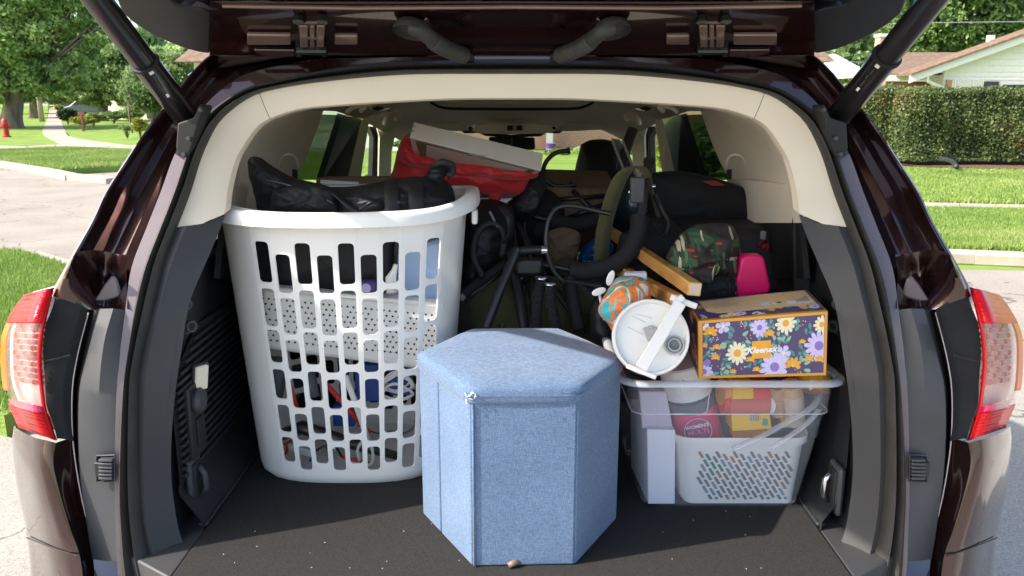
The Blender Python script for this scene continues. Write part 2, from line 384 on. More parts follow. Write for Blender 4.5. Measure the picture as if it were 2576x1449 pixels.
leaf_mat('blade', (.16,.27,.045), (.30,.40,.09), (.44,.44,.18), scale=.7, transl=.3)
blades('grass', near, 90000, .045, .006, 1, (-7,-1.2,1.5,9))
tag(bpy.data.objects['grass'], 'short bright green grass on the near left lawn', 'grass')
blades('grass', [g0(-60,400), g0(0,404), g0(150,427), g0(300,418), g0(420,416), g0(420,382), g0(170,373), g0(0,379)], 60000, .07, .014, 2)
tag(bpy.data.objects['grass.001'], 'bright grass verge between street and footpath on the left', 'grass')
blades('grass', [g0(2800,535), g0(2325,527), g0(2200,527), g0(2250,620), g0(2440,628), g0(2800,640)], 90000, .055, .009, 3)
tag(bpy.data.objects['grass.002'], 'bright grass verge between kerb and footpath on the right', 'grass')
blades('grass', [g0(2800,516), g0(2325,511), g0(2200,510), g0(2200,425), g0(2800,436)], 70000, .06, .014, 4)
tag(bpy.data.objects['grass.003'], 'lawn grass between footpath and clipped hedge', 'grass')

# ------------------------------------------------------------------ trees and plants
mat('bark', (.10,.075,.055), .95, col2=(.26,.21,.16), scale=3, stretch=(1,1,.25), bump=.8, bscale=12, bdist=.03)
leaf_mat('leaf_maple', (.13,.24,.07), (.42,.55,.20), (.60,.68,.34), scale=.35, transl=.5)
leaf_mat('leaf_mid', (.11,.19,.06), (.30,.41,.16), (.42,.50,.22), scale=.4, transl=.4)
leaf_mat('leaf_dark', (.05,.105,.03), (.22,.34,.10), (.40,.49,.19), scale=.5, transl=.35)
leaf_mat('leaf_yellow', (.12,.16,.02), (.32,.33,.04), (.6,.42,.03), scale=3, transl=.3)
leaf_mat('leaf_bush', (.012,.035,.01), (.04,.09,.025), scale=2, transl=.15)
leaf_mat('leaf_flower', (.10,.18,.03), (.22,.30,.07), (.45,.30,.5), scale=3, transl=.3)
def leaves_np(cent, rad, n, size, seed, flat=.6, clump=150, drop=.35):
    """leaf-sized faces gathered in clumps through ellipsoid lobes"""
    rs = np.random.RandomState(seed); out = []
    w_ = np.array([r[0]*r[1]*r[2] for r in rad])**.67; w_ = w_/w_.sum()
    for (c, r, k) in zip(cent, rad, w_):
        N = int(n*k); nc = max(3, N//clump)
        d = rs.randn(nc, 3); d /= np.linalg.norm(d, axis=1)[:, None]
        q = d*(rs.rand(nc, 1)**.38); cc = np.array(c) + q*np.array(r)
        idx = rs.randint(0, nc, N); cr = min(r)*(.07+.16*rs.rand(nc, 1)[idx])
        p = cc[idx] + rs.randn(N, 3)*cr*np.array([1, 1, flat]); out.append(p)
    P = np.concatenate(out); N = len(P)
    a = rs.randn(N, 3); a /= np.linalg.norm(a, axis=1)[:, None]; b = rs.randn(N, 3)
    b -= (a*b).sum(1)[:, None]*a; b /= np.linalg.norm(b, axis=1)[:, None]
    s = size*(.55+.9*rs.rand(N, 1))
    V = np.zeros((N, 4, 3)); V[:,0] = P-a*s; V[:,1] = P-b*s*.5; V[:,2] = P+a*s; V[:,3] = P+b*s*.5
    return V
def tree(base, h, lobes, n, size, lm, label, cat='tree', group=None, trunk=.25, seed=1, name='tree', split=3, bare=.35):
    t = thing(name, label, cat, base, group); b = Vector(base)
    mb = MB(); top = Vector(lobes[0][0])
    rnd = random.Random(seed)
    mid = b + (top-b)*.45 + Vector((rnd.uniform(-.3,.3), rnd.uniform(-.3,.3), 0))
    mb.tube(crom([b-Vector((0,0,.2)), b+Vector((0,0,.25)), mid, top], 14), [trunk*1.5]+[trunk*1.2]+[trunk*(1-.06*i) for i in range(12)], 12)
    for (c, r) in lobes:
        for k in range(split):
            e = Vector(c) + Vector((rnd.uniform(-.6,.6)*r[0], rnd.uniform(-.6,.6)*r[1], rnd.uniform(-.5,.5)*r[2]))
            st = b.lerp(mid, rnd.uniform(.75, 1)); m2 = st.lerp(e, .5)+Vector((0,0,rnd.uniform(-.1,.2)*h*.1))
            mb.tube(crom([st, m2, e], 7), [trunk*.28*(1-.12*i) for i in range(7)], 6)
    mb.obj('trunk', MATS['bark'], t, smooth=True)
    V = leaves_np([l[0] for l in lobes], [l[1] for l in lobes], n, size, seed)
    tris('crown', V, MATS[lm], t)
    return t
def at(px, py, R):    # a point at horizontal distance R ahead of the camera
    return U(px, py, R+CAMY)
def lob(px, py, R, rx, rz, ry=None): 
    d = R
    return (tuple(at(px, py, R)), (rx*d/FPX, (ry or rx)*d/FPX, rz*d/FPX))
def gb(px, R): 
    p = at(px, 300, R); return (p.x, p.y, 0)
# left: the big maple whose crown fills the corner of the view
R = 44
tree(gb(26, R), 12, [lob(80,70,R,110,95), lob(-60,120,R,140,100), lob(120,170,R,75,60), lob(40,-70,R,160,100), lob(170,30,R,62,58), lob(15,215,R,80,42), lob(205,105,R,48,36), lob(190,180,R,52,40), lob(215,-30,R,60,44), lob(250,60,R,34,26), lob(232,150,R,34,22), lob(60,180,R,70,52), lob(-180,0,R,160,160)], 120000, .115, 'leaf_maple', 'big bright green maple with a pale thick trunk beside the hydrant', seed=3, trunk=.5)
R = 66
tree(gb(92, R), 12, [lob(105,190,R,85,60), lob(60,215,R,70,40), lob(160,215,R,60,45), lob(120,120,R,90,60)], 30000, .19, 'leaf_mid', 'second street tree behind the big maple left of the footpath', seed=4, trunk=.45)
R = 84
tree(gb(38, R), 12, [lob(30,235,R,60,30), lob(60,180,R,90,60)], 9000, .3, 'leaf_mid', 'far street tree with a wide trunk left of the utility pole', seed=14, trunk=.6)
R = 58
tree(gb(258, R), 10, [lob(250,175,R,75,60), lob(205,215,R,55,42), lob(310,205,R,70,55), lob(285,135,R,75,55), lob(250,245,R,60,22)], 70000, .11, 'leaf_mid', 'grey-green old tree with forked pale trunks right of the footpath', seed=5, trunk=.36, split=4)
R = 52
tree(gb(390, R), 9, [lob(395,215,R,75,62), lob(445,180,R,60,52), lob(350,255,R,42,26), lob(470,150,R,40,30)], 60000, .10, 'leaf_mid', 'rounded green tree beside the maroon pillar on the left', seed=6, trunk=.25)
R = 110
tree(gb(175, R), 14, [lob(190,180,R,90,70), lob(110,220,R,70,34), lob(240,120,R,80,60)], 11000, .42, 'leaf_dark', 'distant dark tree above the far end of the footpath', seed=7, trunk=.4)
R = 95
tree(gb(480, R), 12, [lob(500,150,R,70,50), lob(430,150,R,60,34), lob(560,190,R,60,60)], 9000, .36, 'leaf_maple', 'distant yellow-green tree behind the open tailgate strut', seed=8, trunk=.4)
R = 38
tree(gb(329, R), 3, [lob(322,235,R,16,18), lob(334,222,R,13,14)], 1400, .1, 'leaf_mid', 'thin young sapling on the left lawn', seed=9, trunk=.045, name='sapling', cat='sapling')
def bush(px, py, R, rx, rz, n, size, lm, label, seed, name='bush', cat='bush', base=None):
    c = at(px, py, R); r = (rx*R/FPX, rx*R/FPX, rz*R/FPX)
    V = leaves_np([tuple(c)], [r], n, size, seed, clump=14)
    V[:,:,2] = np.maximum(V[:,:,2], .01)
    t = thing(name, label, cat, (c.x, c.y, 0)); tris('foliage', V, MATS[lm], t)
    mb = MB()
    rnd = random.Random(seed)
    for k in range(7):
        e = c + Vector((rnd.uniform(-.6,.6)*r[0], rnd.uniform(-.6,.6)*r[1], 0)); mb.tube([Vector((c.x, c.y, 0)), Vector((c.x,c.y,0)).lerp(e, .5)+Vector((0,0,.05)), e], [.02,.014,.006], 5)
    mb.obj('stem', MATS['bark'], t)
    return t
bush(169,288,50,21,14, 3500, .07, 'leaf_bush', 'clipped dark round bush right of the footpath', 21)
bush(208,302,42,30,9, 2600, .07, 'leaf_yellow', 'yellow-flowering border around the small red sign post', 22, 'flower_border', 'flowers')
bush(232,298,44,20,10, 1800, .07, 'leaf_yellow', 'clump of yellow-green flowers right of the red sign post', 122, 'flower_border', 'flowers')
bush(318,321,33,18,7, 1500, .05, 'leaf_mid', 'low grey-green bush at the edge of the left lawn', 23)
bush(350,313,31,17,15, 2200, .05, 'leaf_yellow', 'yellow-flowering shrub beside the pillar on the left', 24)
bush(285,290,52,34,9, 2500, .09, 'leaf_mid', 'low shrubbery under the forked trees on the left', 25)
bush(330,285,56,30,14, 2500, .09, 'leaf_dark', 'dark shrubbery in front of the white house on the left', 26)
bush(150,272,90,10,7, 700, .12, 'leaf_yellow', 'small yellowish bush at the far end of the footpath', 27)
bush(700,250,60,110,40, 9000, .2, 'leaf_dark', 'dense shrubs across the street seen through the left side window', 28)
# utility pole, sign post, hydrant
mat('pole_wood', (.30,.25,.21), .9, col2=(.42,.37,.33), scale=4, stretch=(1,1,.1), bump=.4)
p = at(105, 300, 56); mb = MB().tube([(p.x, p.y, -.1), (p.x, p.y, 3.0), (p.x, p.y, 6)], [.17,.15,.13], 12)
t = mb.obj('utility_pole', MATS['pole_wood'], smooth=True); tag(t, 'weathered wooden utility pole left of the footpath', 'pole')
mat('red_paint', (.45,.025,.02), .45, var=.2); mat('sign_red', (.16,.035,.025), .6)
p = at(207, 300, 40); t = thing('sign_post', 'short dark red post in the yellow flower border', 'post', (p.x,p.y,0))
MB().box((p.x,p.y,.38),(.1,.1,.8)).obj('post', MATS['sign_red'], t, bevel=.01); MB().box((p.x,p.y,.82),(.3,.06,.16)).obj('cap', MATS['sign_red'], t, bevel=.01)
def hydrant(px, R):
    p = at(px, 300, R); t = thing('fire_hydrant', 'red fire hydrant on the verge in front of the big maple', 'hydrant', (p.x,p.y,0)); x, y = p.x, p.y
    MB().lathe([(0,0),(.17,0),(.17,.05),(.11,.06),(.11,.5),(.14,.5),(.14,.55),(.125,.56),(.12,.66),(.07,.74),(.03,.76),(.03,.81),(0,.81)], (x,y,0), n=20).obj('barrel', MATS['red_paint'], t, smooth=True, sharp=35)
    for a in ((1,0,0),(-1,0,0),(0,-1,0)):
        MB().lathe([(.055,.08),(.055,.16),(.07,.16),(.07,.2),(.03,.2),(.03,.23),(0,.23)], (x,y,.42), a, 14).obj('nozzle', MATS['red_paint'], t, smooth=True, sharp=35)
hydrant(11, 34)
# parked far car at left (blue-grey) seen between trunks
mat('far_car', (.05,.065,.09), .35, coat=.5); mat('glass_dark', (.02,.025,.03), .1); mat('tyre', (.02,.02,.02), .9)
p = at(232, 280, 74); t = thing('parked_car', 'blue-grey car parked behind the trees on the left', 'car', (p.x,p.y,0))
prof = [(-2.1,.3),(-2.1,.75),(-1.5,.92),(-.9,1.38),(.6,1.42),(1.25,.98),(2.1,.85),(2.15,.3)]
MB().prism([Vector((p.x+a, p.y-.85, b)) for a, b in prof], (0,1.7,0)).obj('body', MATS['far_car'], t, bevel=.08)
MB().prism([Vector((p.x+a, p.y-.86, b)) for a, b in [(-1.25,.98),(-.8,1.32),(.5,1.34),(1.0,.98)]], (0,1.72,0)).obj('window', MATS['glass_dark'], t)
for a in (-1.3, 1.35):
    for s in (-1, 1): MB().lathe([(0,-.1),(.32,-.1),(.32,.1),(0,.1)], (p.x+a, p.y+.82*s, .32), (0,1,0), 18).obj('wheel', MATS['tyre'], t)

# ------------------------------------------------------------------ houses
mat('siding', (.90,.83,.77), .6, var=.04); mat('trim_white', (.82,.77,.71), .5, var=.04); mat('siding_board', (.92,.84,.78), .6, var=.05)
mat('shingle', (.13,.075,.05), .95, col2=(.24,.155,.10), scale=5, bump=.6, bscale=9, bdist=.03)
mat('brick', (.36,.17,.10), .9, col2=(.52,.30,.19), scale=2.2, detail=2); mat('mortar', (.42,.36,.30), .95)
mat('brick_pale', (.50,.26,.17), .9, col2=(.60,.38,.27), scale=1.3, detail=2)
mat('shutter', (.05,.045,.045), .6); mat('pane_dark', (.04,.05,.055), .15)
def plank_wall(parent, x0, x1, y, zs, m, name='siding_board'):
    for i in range(len(zs)-1):
        a, b = zs[i], zs[i+1]; f = x0(a, b) if callable(x0) else x0; g = x1
        MB().hexa([Vector((f, y+.02, a)), Vector((g, y+.02, a)), Vector((g, y+.16, a)), Vector((f, y+.16, a)), Vector((f, y+.05, b-.004)), Vector((g, y+.05, b-.004)), Vector((g, y+.16, b-.004)), Vector((f, y+.16, b-.004))]).obj(name, m, parent)
# right house behind the hedge
RH = 31.0; YH = RH+CAMY
hz = thing('white_house', 'white gabled bungalow with brown roof behind the clipped hedge', 'house', tuple(Vector((at(2450,300,RH).x, YH, 0))))
def H(px, py, dY=0): return U(px, py, YH+dY)
eave = H(2335, 190); xg0 = H(2300,200).x; ridge = H(2760, 40)
# gable wall planks
zs = [0]+[H(2576, y).z for y in (226,214,202,193,181,165,149,133,117,101,85,69,53)]
zs = sorted(zs)
def gx(a, b):
    z = (a+b)/2
    return xg0+1.1 if z < eave.z else max(xg0+1.1, eave.x + (z-eave.z)/(ridge.z-eave.z)*(ridge.x-eave.x)-.45)
body = [Vector((xg0+1.2, YH+.17, 0)), Vector((xg0+1.2, YH+.17, eave.z)), Vector((ridge.x, YH+.17, ridge.z-.25)), Vector((2*ridge.x-xg0, YH+.17, eave.z)), Vector((2*ridge.x-xg0, YH+.17, 0))]
MB().prism(body, (0,1,0)).obj('wall', MATS['siding'], hz)
for i in range(len(zs)-1):
    if zs[i] < 1.2: continue
    plank_wall(hz, gx, ridge.x*2-xg0-1, YH, [zs[i], zs[i+1]], MATS['siding_board'])
# rake board and roof slopes
for s in (0, 1):
    A = eave+Vector((-.9,-.5,-.28)); B = ridge+Vector((0,-.5,.05))
    if s: A.x = 2*ridge.x-A.x
    MB().hexa([A, B, B+Vector((0,.06,0)), A+Vector((0,.06,0)), A+Vector((0,0,.26)), B+Vector((0,0,.26)), B+Vector((0,.06,.26)), A+Vector((0,.06,.26))]).obj('rake_board', MATS['trim_white'], hz)
    MB().hexa([A+Vector((0,-.1,.27)), B+Vector((0,-.1,.27)), B+Vector((0,1.2,.27)), A+Vector((0,1.2,.27)), A+Vector((0,-.1,.34)), B+Vector((0,-.1,.34)), B+Vector((0,1.2,.34)), A+Vector((0,1.2,.34))]).obj('roof', MATS['shingle'], hz)
# wing to the left with its long low roof
q0, q1 = H(2190,200,1.5), H(2345,197,1.5)
yb = YH+1.2; zt = H(2330,190,1.2).z; xl = H(2186,200,1.2).x; xr = xg0+2.5
rz = U(2190,136,YH+5).z; xrl = U(2192,136,YH+5).x; xrr = U(2440,140,YH+5).x
rf = MB().add([Vector((xl-.1,yb-.5,zt)), Vector((xr+4,yb-.5,zt)), Vector((xr+6,YH+5,rz)), Vector((xrl+.35,YH+5,rz)), Vector((xl-.1,yb-.5,zt+.07)), Vector((xr+4,yb-.5,zt+.07)), Vector((xr+6,YH+5,rz+.07)), Vector((xrl+.35,YH+5,rz+.07))],
     [(3,2,1,0),(4,5,6,7),(0,1,5,4),(1,2,6,5),(2,3,7,6),(3,0,4,7)]); rf.obj('roof', MATS['shingle'], hz, label='long brown shingle roof of the side wing')
MB().prism([Vector((xl-.12,yb-.5,zt-.05)), Vector((xl-.12,YH+5,rz)), Vector((xl-.12,YH+9.5,zt-.05))], (.2,0,0)).obj('gable_end', MATS['trim_white'], hz)
MB().box(((xl+xr)/2, yb-.52, zt-.1), (xr-xl, .1, .2)).obj('gutter', MATS['trim_white'], hz)
MB().box(((xl+xr)/2+.4, yb+.9, zt/2-.1), (xr-xl-1.2, .2, zt-.2)).obj('wall', MATS['brick'], hz, label='brick wall of the side wing under the eave')
MB().tube([H(2333,192,-.4), H(2333,204,-.4), H(2372,221,-.2), H(2378,240,0)], .06, 8).obj('downpipe', MATS['trim_white'], hz)
def board(px0, py0, px1, py1, name, m, d=-.05, th=.06, parent=None, label=None):
    a, b = H(px0, py0, d), H(px1, py1, d)
    return MB().box(((a.x+b.x)/2, YH+d, (a.z+b.z)/2), (b.x-a.x, th, a.z-b.z)).obj(name, m, parent or hz, label=label)
board(2390,201,2473,262,'vertical_siding', MATS['trim_white'], -.02, .06)
for i in range(13):
    x_ = H(2393+i*6.4, 230, -.05).x; MB().box((x_, YH-.07, H(2400,232).z), (.025,.04,H(2400,201).z-H(2400,262).z)).obj('batten', MATS['trim_white'], hz)
board(2381,201,2389,262,'brick_pier', MATS['brick'], -.02, .1)
board(2475,205,2505,262,'shutter', MATS['shutter'], -.03, .05)
wf = board(2517,206,2640,262,'window', MATS['trim_white'], -.06, .06)
for i in range(4): board(2523+i*27,213,2546+i*27,262,'pane', MATS['pane_dark'], -.1, .02, wf)
# chimney and vent
cx = U(2222,120,YH+5.5); MB().box((cx.x,YH+5.5,cx.z-.2),(.55,.5,1.3)).obj('chimney', MATS['brick_pale'], hz); MB().box((cx.x,YH+5.5,cx.z+.5),(.65,.6,.12)).obj('chimney', MATS['trim_white'], hz)
vx = U(2490,112,YH+3); MB().box((vx.x,YH+3,vx.z),(.22,.22,.7)).obj('vent', MATS['trim_white'], hz)
# clipped hedge
RHd = 19.5
leaf_mat('leaf_hedge', (.045,.075,.02), (.13,.17,.05), (.20,.12,.05), scale=1.1, transl=.15)
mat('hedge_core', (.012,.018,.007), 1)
def hedge(px0, px1, pt, pb, R, D, label, seed, n):
    a, b = at(px0, pt, R), at(px1, pt, R); zt = a.z; zb = .12
    t = thing('hedge', label, 'hedge', ((a.x+b.x)/2, a.y, 0))
    rs = np.random.RandomState(seed); P = []
    W = b.x-a.x
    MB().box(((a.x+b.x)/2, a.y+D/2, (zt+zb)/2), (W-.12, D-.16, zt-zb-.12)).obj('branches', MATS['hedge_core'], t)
    N1 = int(n*.6); N2 = int(n*.25); N3 = n-N1-N2
    def wob(x, z): return .07*np.sin(x*3.1+seed)+.05*np.sin(z*5+x*1.7)+.03*np.sin(x*11)
    f = rs.rand(N1, 2); x = a.x+f[:,0]*W; z = zb+f[:,1]*(zt-zb); P.append(np.stack([x, a.y+wob(x,z)+rs.randn(N1)*.04, z], 1))
    f = rs.rand(N2, 2); x = a.x+f[:,0]*W; y = a.y+f[:,1]*D; P.append(np.stack([x, y, zt+.04*np.sin(x*4)+rs.randn(N2)*.035], 1))
    f = rs.rand(N3, 2); y = a.y+f[:,0]*D; z = zb+f[:,1]*(zt-zb); s = np.where(rs.rand(N3)<.5, a.x, b.x); P.append(np.stack([s+rs.randn(N3)*.05, y, z], 1))
    P = np.concatenate(P); N = len(P)
    A = rs.randn(N,3); A /= np.linalg.norm(A,axis=1)[:,None]; B = rs.randn(N,3); B -= (A*B).sum(1)[:,None]*A; B /= np.linalg.norm(B,axis=1)[:,None]
    s = .028*(.6+.9*rs.rand(N,1)); V = np.zeros((N,4,3)); V[:,0]=P-A*s; V[:,1]=P-B*s*.6; V[:,2]=P+A*s; V[:,3]=P+B*s*.6
    tris('foliage', V, MATS['leaf_hedge'], t)
hedge(2290,2760,229,405,RHd,1.5,'long clipped dark green hedge in front of the white house', 31, 60000)
hedge(2180,2276,222,398,RHd+.9,1.3,'short end block of clipped hedge left of the dark gap', 32, 16000)
sheet('flower_bed', [g0(2150,402), g0(2900,408), g0(2900,440), g0(2576,427), g0(2320,421), g0(2180,412)], .02, MATS['mulch'])
mat('black_pipe', (.03,.03,.03), .5)
tag(MB().tube(crom([at(2365,400,18.6), at(2385,402,18.3), at(2398,408,17.9), at(2407,420,17.5)], 10), .05, 10).obj('drain_pipe', MATS['black_pipe'], smooth=True), 'black corrugated drain pipe end on the mulch under the hedge', 'pipe')
# trees behind the right house
R = 48
tree(gb(2400, R), 13, [lob(2380,60,R,150,90), lob(2520,40,R,120,110), lob(2260,90,R,110,70), lob(2450,120,R,120,55), lob(2640,90,R,120,90), lob(2360,-60,R,200,90), lob(2560,-90,R,180,100)], 160000, .115, 'leaf_dark', 'tall dense dark green maple behind the white house', seed=41, trunk=.4)
R = 40
tree(gb(2140, R), 9, [lob(2130,160,R,60,50), lob(2150,110,R,50,50), lob(2110,215,R,50,40), lob(2160,215,R,30,40)], 26000, .14, 'leaf_mid', 'lighter green tree left of the white house', seed=42, trunk=.25)
mat('wire', (.3,.3,.3), .6)
tag(MB().tube([at(2050,66,24), at(2360,57,24), at(2800,52,24)], .012, 5).obj('overhead_wire', MATS['wire']), 'thin overhead wire crossing in front of the trees on the right', 'wire')
tag(MB().tube([at(2090,152,30), at(2300,165,31)], .012, 5).obj('overhead_wire', MATS['wire']), 'lower thin service wire reaching the white house wing', 'wire')

# house in front of the car, seen through the windshield
YB = 24.5; hb = thing('brick_house', 'low brick ranch house with white garage seen through the windshield', 'house', (2,YB,0))
a, b = U(1385,372,YB), U(1640,372,YB)
MB().box(((a.x+9)/2+.0, YB+.16, 1.5), (9-a.x, .2, 3.0)).obj('wall', MATS['brick_pale'], hb)
MB().box(((a.x-3.3)/2, YB+.16, 1.5), (a.x+3.3, .2, 3.0)).obj('wall', MATS['brick_pale'], hb)
bk = None; k = 0
for r in range(17):
    z = .12+r*.081
    if z > 1.5: break
    n = 17
    for c in range(n):
        x = a.x+.25+c*.213+(.1 if r % 2 else 0)
        if bk is None: bk = MB().box((0,0,0),(.203,.06,.066)).obj('brick', MATS['brick_pale'], hb); o = bk
        else: o = bk.copy(); COL.objects.link(o)
        o.parent = hb; o.matrix_parent_inverse = Matrix.Translation((-2,-YB,0)); o.location = (x, YB+.05+random.uniform(-.004,.004), z)
MB().box((a.x-.05, YB-.3, 1.4), (.2,.2,2.8)).obj('porch_post', MATS['trim_white'], hb)
MB().box((-6.4, YB-.6, 1.3), (6.2,.2,2.6)).obj('garage_wall', MATS['siding'], hb)
gd = MB().box((-6.2, YB-.74, 1.1), (4.6,.06,2.2)).obj('garage_door', MATS['trim_white'], hb)
for i in range(4):
    for j in range(4): MB().box((-7.9+j*1.13, YB-.79, .3+i*.53), (1.0,.04,.42)).obj('door_panel', MATS['trim_white'], gd)
MB().prism([Vector((-9.8,YB-1.4,2.6)), Vector((-9.8,YB+3,4.1)), Vector((-9.8,YB+8,2.6))], (19.2,0,0)).obj('roof', MATS['shingle'], hb)
bush(1480,385,24,40,16, 2600, .07, 'leaf_maple', 'green perennials along the brick wall ahead', 51)
bush(1400,388,23.5,30,12, 1500, .06, 'leaf_flower', 'purple-flowered plants by the white porch post', 52, 'flower_border', 'flowers')
bush(1560,380,24,50,22, 3000, .07, 'leaf_mid', 'taller green shrubs at the right end of the brick wall', 53)
bush(1676,380,14,22,45, 3200, .06, 'leaf_yellow', 'yellow-flowered shrub seen through the right side window', 54)
bush(1780,370,17,60,60, 5000, .08, 'leaf_mid', 'green shrub outside the rear right side window', 55)
bush(1010,362,24,26,8, 800, .06, 'leaf_mid', 'low plants in front of the white garage wall', 56)
mat('purple_pot', (.2,.08,.4), .6)
p = U(1385,365,22.8); tag(MB().lathe([(0,0),(.12,0),(.17,.14),(.18,.15),(0,.15)], (p.x,p.y,p.z-.1), n=20).obj('flower_pot', MATS['purple_pot'], smooth=True, sharp=40), 'purple flower pot beside the white porch post', 'flower pot')
# small white house far left
pH = at(345, 290, 62); hw = thing('far_house', 'small white house between the trees on the left', 'house', (pH.x, pH.y, 0))
MB().box((pH.x, pH.y+3, 1.4), (4.6,6,2.8)).obj('wall', MATS['siding'], hw); MB().prism([Vector((pH.x-2.7,pH.y-.3,2.8)), Vector((pH.x,pH.y-.3,4.2)), Vector((pH.x+2.7,pH.y-.3,2.8))], (0,6.8,0)).obj('roof', MATS['shingle'], hw)
MB().box((pH.x-.9, pH.y-.03, 1.5), (.9,.08,1.0)).obj('window', MATS['pane_dark'], hw); MB().box((pH.x+1.2, pH.y-.03, 1.05), (.9,.08,2.0)).obj('door', MATS['shutter'], hw)
pH = at(462, 262, 78); hw = thing('far_house', 'low house with brown roof behind the left pillar', 'house', (pH.x, pH.y, 0))
MB().box((pH.x, pH.y+4, 1.3), (6,8,2.6)).obj('wall', MATS['brick_pale'], hw); MB().prism([Vector((pH.x-3.5,pH.y-.6,2.6)), Vector((pH.x-3.5,pH.y+4,4.2)), Vector((pH.x-5,pH.y+8.6,2.6))], (7,0,0)).obj('roof', MATS['shingle'], hw)
for i in (-2, .3, 2.1): MB().box((pH.x+i, pH.y-.03, 1.5), (1.1,.08,1.0)).obj('window', MATS['pane_dark'], hw)
FARL = ['far tree at the left end of the distant row','far tree second from the left in the distant row','far tree straight behind the brick house chimney side','far tree behind the right half of the brick house','far tree between the brick house and the white house','far tree beyond the white house ridge','far tree outermost on the left beyond the street','nearer round tree right behind the brick house roof','nearer round tree behind the garage end of the brick house','nearer round tree behind the side wing of the white house']
# a line of far trees closing the view on both sides
for i, (x, y, s) in enumerate([(-70,150,1.2),(-35,170,1.1),(0,150,1.2),(30,140,1.1),(62,120,1.2),(90,95,1.2),(-100,120,1.3),(18,60,.8),(-22,75,.9),(40,75,.9)]):
    lb = [((x,y,9*s),(6.5*s,6*s,5*s)), ((x+4*s,y,7*s),(4.5*s,4*s,3.5*s)), ((x-4*s,y,7.5*s),(4.5*s,4*s,3.5*s))]
    tree((x,y,0), 13*s, lb, 5000, .55*s, 'leaf_dark' if i % 2 else 'leaf_mid', FARL[i], group='far trees behind the houses', seed=60+i, trunk=.4)
# ================================================================== THE CAR
mat('paint', (.044,.0135,.0125), .27, metal=.72, var=.1, scale=3, coat=1.0, spec=.6, rvar=.04, cior=1.62)
mat('paint_ground_reflection', (.20,.135,.11), .3, metal=.5, coat=.6)  # beige of the reflected ground, put into the base colour
mat('paint_sky_reflection', (.17,.138,.148), .5, metal=.25, var=.08, scale=12, coat=.3, bump=.15, bscale=30)  # maroon body paint coloured pale lilac for the sky it reflects
mat('rubber', (.040,.038,.035), .55, var=.2, scale=20, bump=.15, bscale=200, spec=.4)
mat('grey_plastic', (.055,.057,.062), .5, var=.15, scale=7, bump=.25, bscale=900, bdist=.0006, rvar=.08)
mat('dark_plastic', (.016,.017,.019), .5, var=.15, scale=9, bump=.25, bscale=900, bdist=.0006, rvar=.06)
mat('trim_dark', (.047,.047,.049), .55, var=.08, scale=6, bump=.3, bscale=900, bdist=.0006)
mat('felt', (.010,.011,.013), .95, var=.3, scale=14, bump=.3, bscale=40, sheen=.3)
mat('black_metal', (.012,.012,.013), .28, var=.2, coat=.4)
mat('black_matte', (.012,.012,.013), .7, var=.2, bump=.2, bscale=200)
mat('cream_trim', (.78,.69,.55), .65, var=.035, scale=4, bump=.12, bscale=500, bdist=.0006)
mat('cream_cloth', (.80,.71,.60), .9, var=.05, scale=5, bump=.25, bscale=600, bdist=.0008)
mat('chrome', (.75,.75,.75), .15, metal=1, var=.05)
mat('carpet', (.015,.0148,.0145), 1, col2=(.052,.049,.046), scale=620, bump=.55, bscale=1100, bdist=.0012, sheen=.0, spec=.1, detail=2)
mat('car_glass', (.01,.012,.012), .04, alpha=(.10,(.93,.97,.93)))
mat('tint_glass', (.01,.012,.012), .04, alpha=(.14,(.27,.31,.26)))
mat('lens_red', (.80,.008,.015), .28, alpha=(.9,(1,.12,.12)), coat=.0, spec=.35)
mat('lens_clear', (.7,.55,.52), .2, alpha=(.16,(.98,.93,.92)), coat=.0, spec=.4)
mat('lamp_silver', (.8,.66,.63), .35, metal=.15, var=.1, scale=40)
mat('lens_pink', (.8,.02,.12), .1, coat=1)
mat('lens_amber', (.8,.17,.03), .3, coat=0)
mat('lamp_lit', (.30,.30,.28), .3, emit=((1,.95,.8), .12))
mat('white_mark', (.75,.75,.72), .5); mat('white_thread', (.8,.8,.78), .7)

car = thing('car', 'dark maroon family SUV parked on concrete with its tailgate wide open', 'car', (0, 2, 0))
C0 = (1288, 1000)
def tang(p): return math.degrees(math.atan2(C0[0]-p[0], C0[1]-p[1]))
def prof(py):
    K = [(120,.31),(150,.30),(300,.24),(483,.17),(670,.08),(800,.03),(966,0),(1200,-.02),(1500,-.05)]
    for (a, b), (c, d) in zip(K, K[1:]):
        if py <= c: return b+(d-b)*(max(py, a)-a)/(c-a)
    return -.05
class Ring:
    def __init__(s, pts, off=0):
        P = crom([(p[0], p[1], 0) for p in pts], 400); s.P = [(tang(p), p.x, p.y) for p in P]; s.off = off
    def px(s, t):
        P = s.P
        for i in range(len(P)-1):
            if P[i+1][0] >= t:
                a, b = P[i], P[i+1]; q = (t-a[0])/max(1e-6, b[0]-a[0]); q = min(1, max(0, q)) if i else q
                return a[1]+(b[1]-a[1])*q, a[2]+(b[2]-a[2])*q
        return P[-1][1], P[-1][2]
    def at(s, t, off=0):
        x, y = s.px(t); return U(x, y, prof(y)+s.off+off)
A_ = Ring([(1288,251),(1136,252),(970,260),(820,270),(753,277),(703,290),(656,310),(630,333),(603,373),(583,410),(568,466),(562,500),(556,543),(536,600),(500,683),(472,745),(455,800),(440,900),(425,1000),(415,1100),(412,1200),(420,1290),(440,1383),(483,1443),(540,1500)])
B_ = Ring([(1288,186),(1020,188),(803,207),(683,227),(630,245),(583,277),(550,310),(526,353),(506,400),(480,483),(447,570),(415,655),(395,740),(375,820),(358,900),(350,966),(351,1200),(363,1333),(393,1449),(430,1520)])
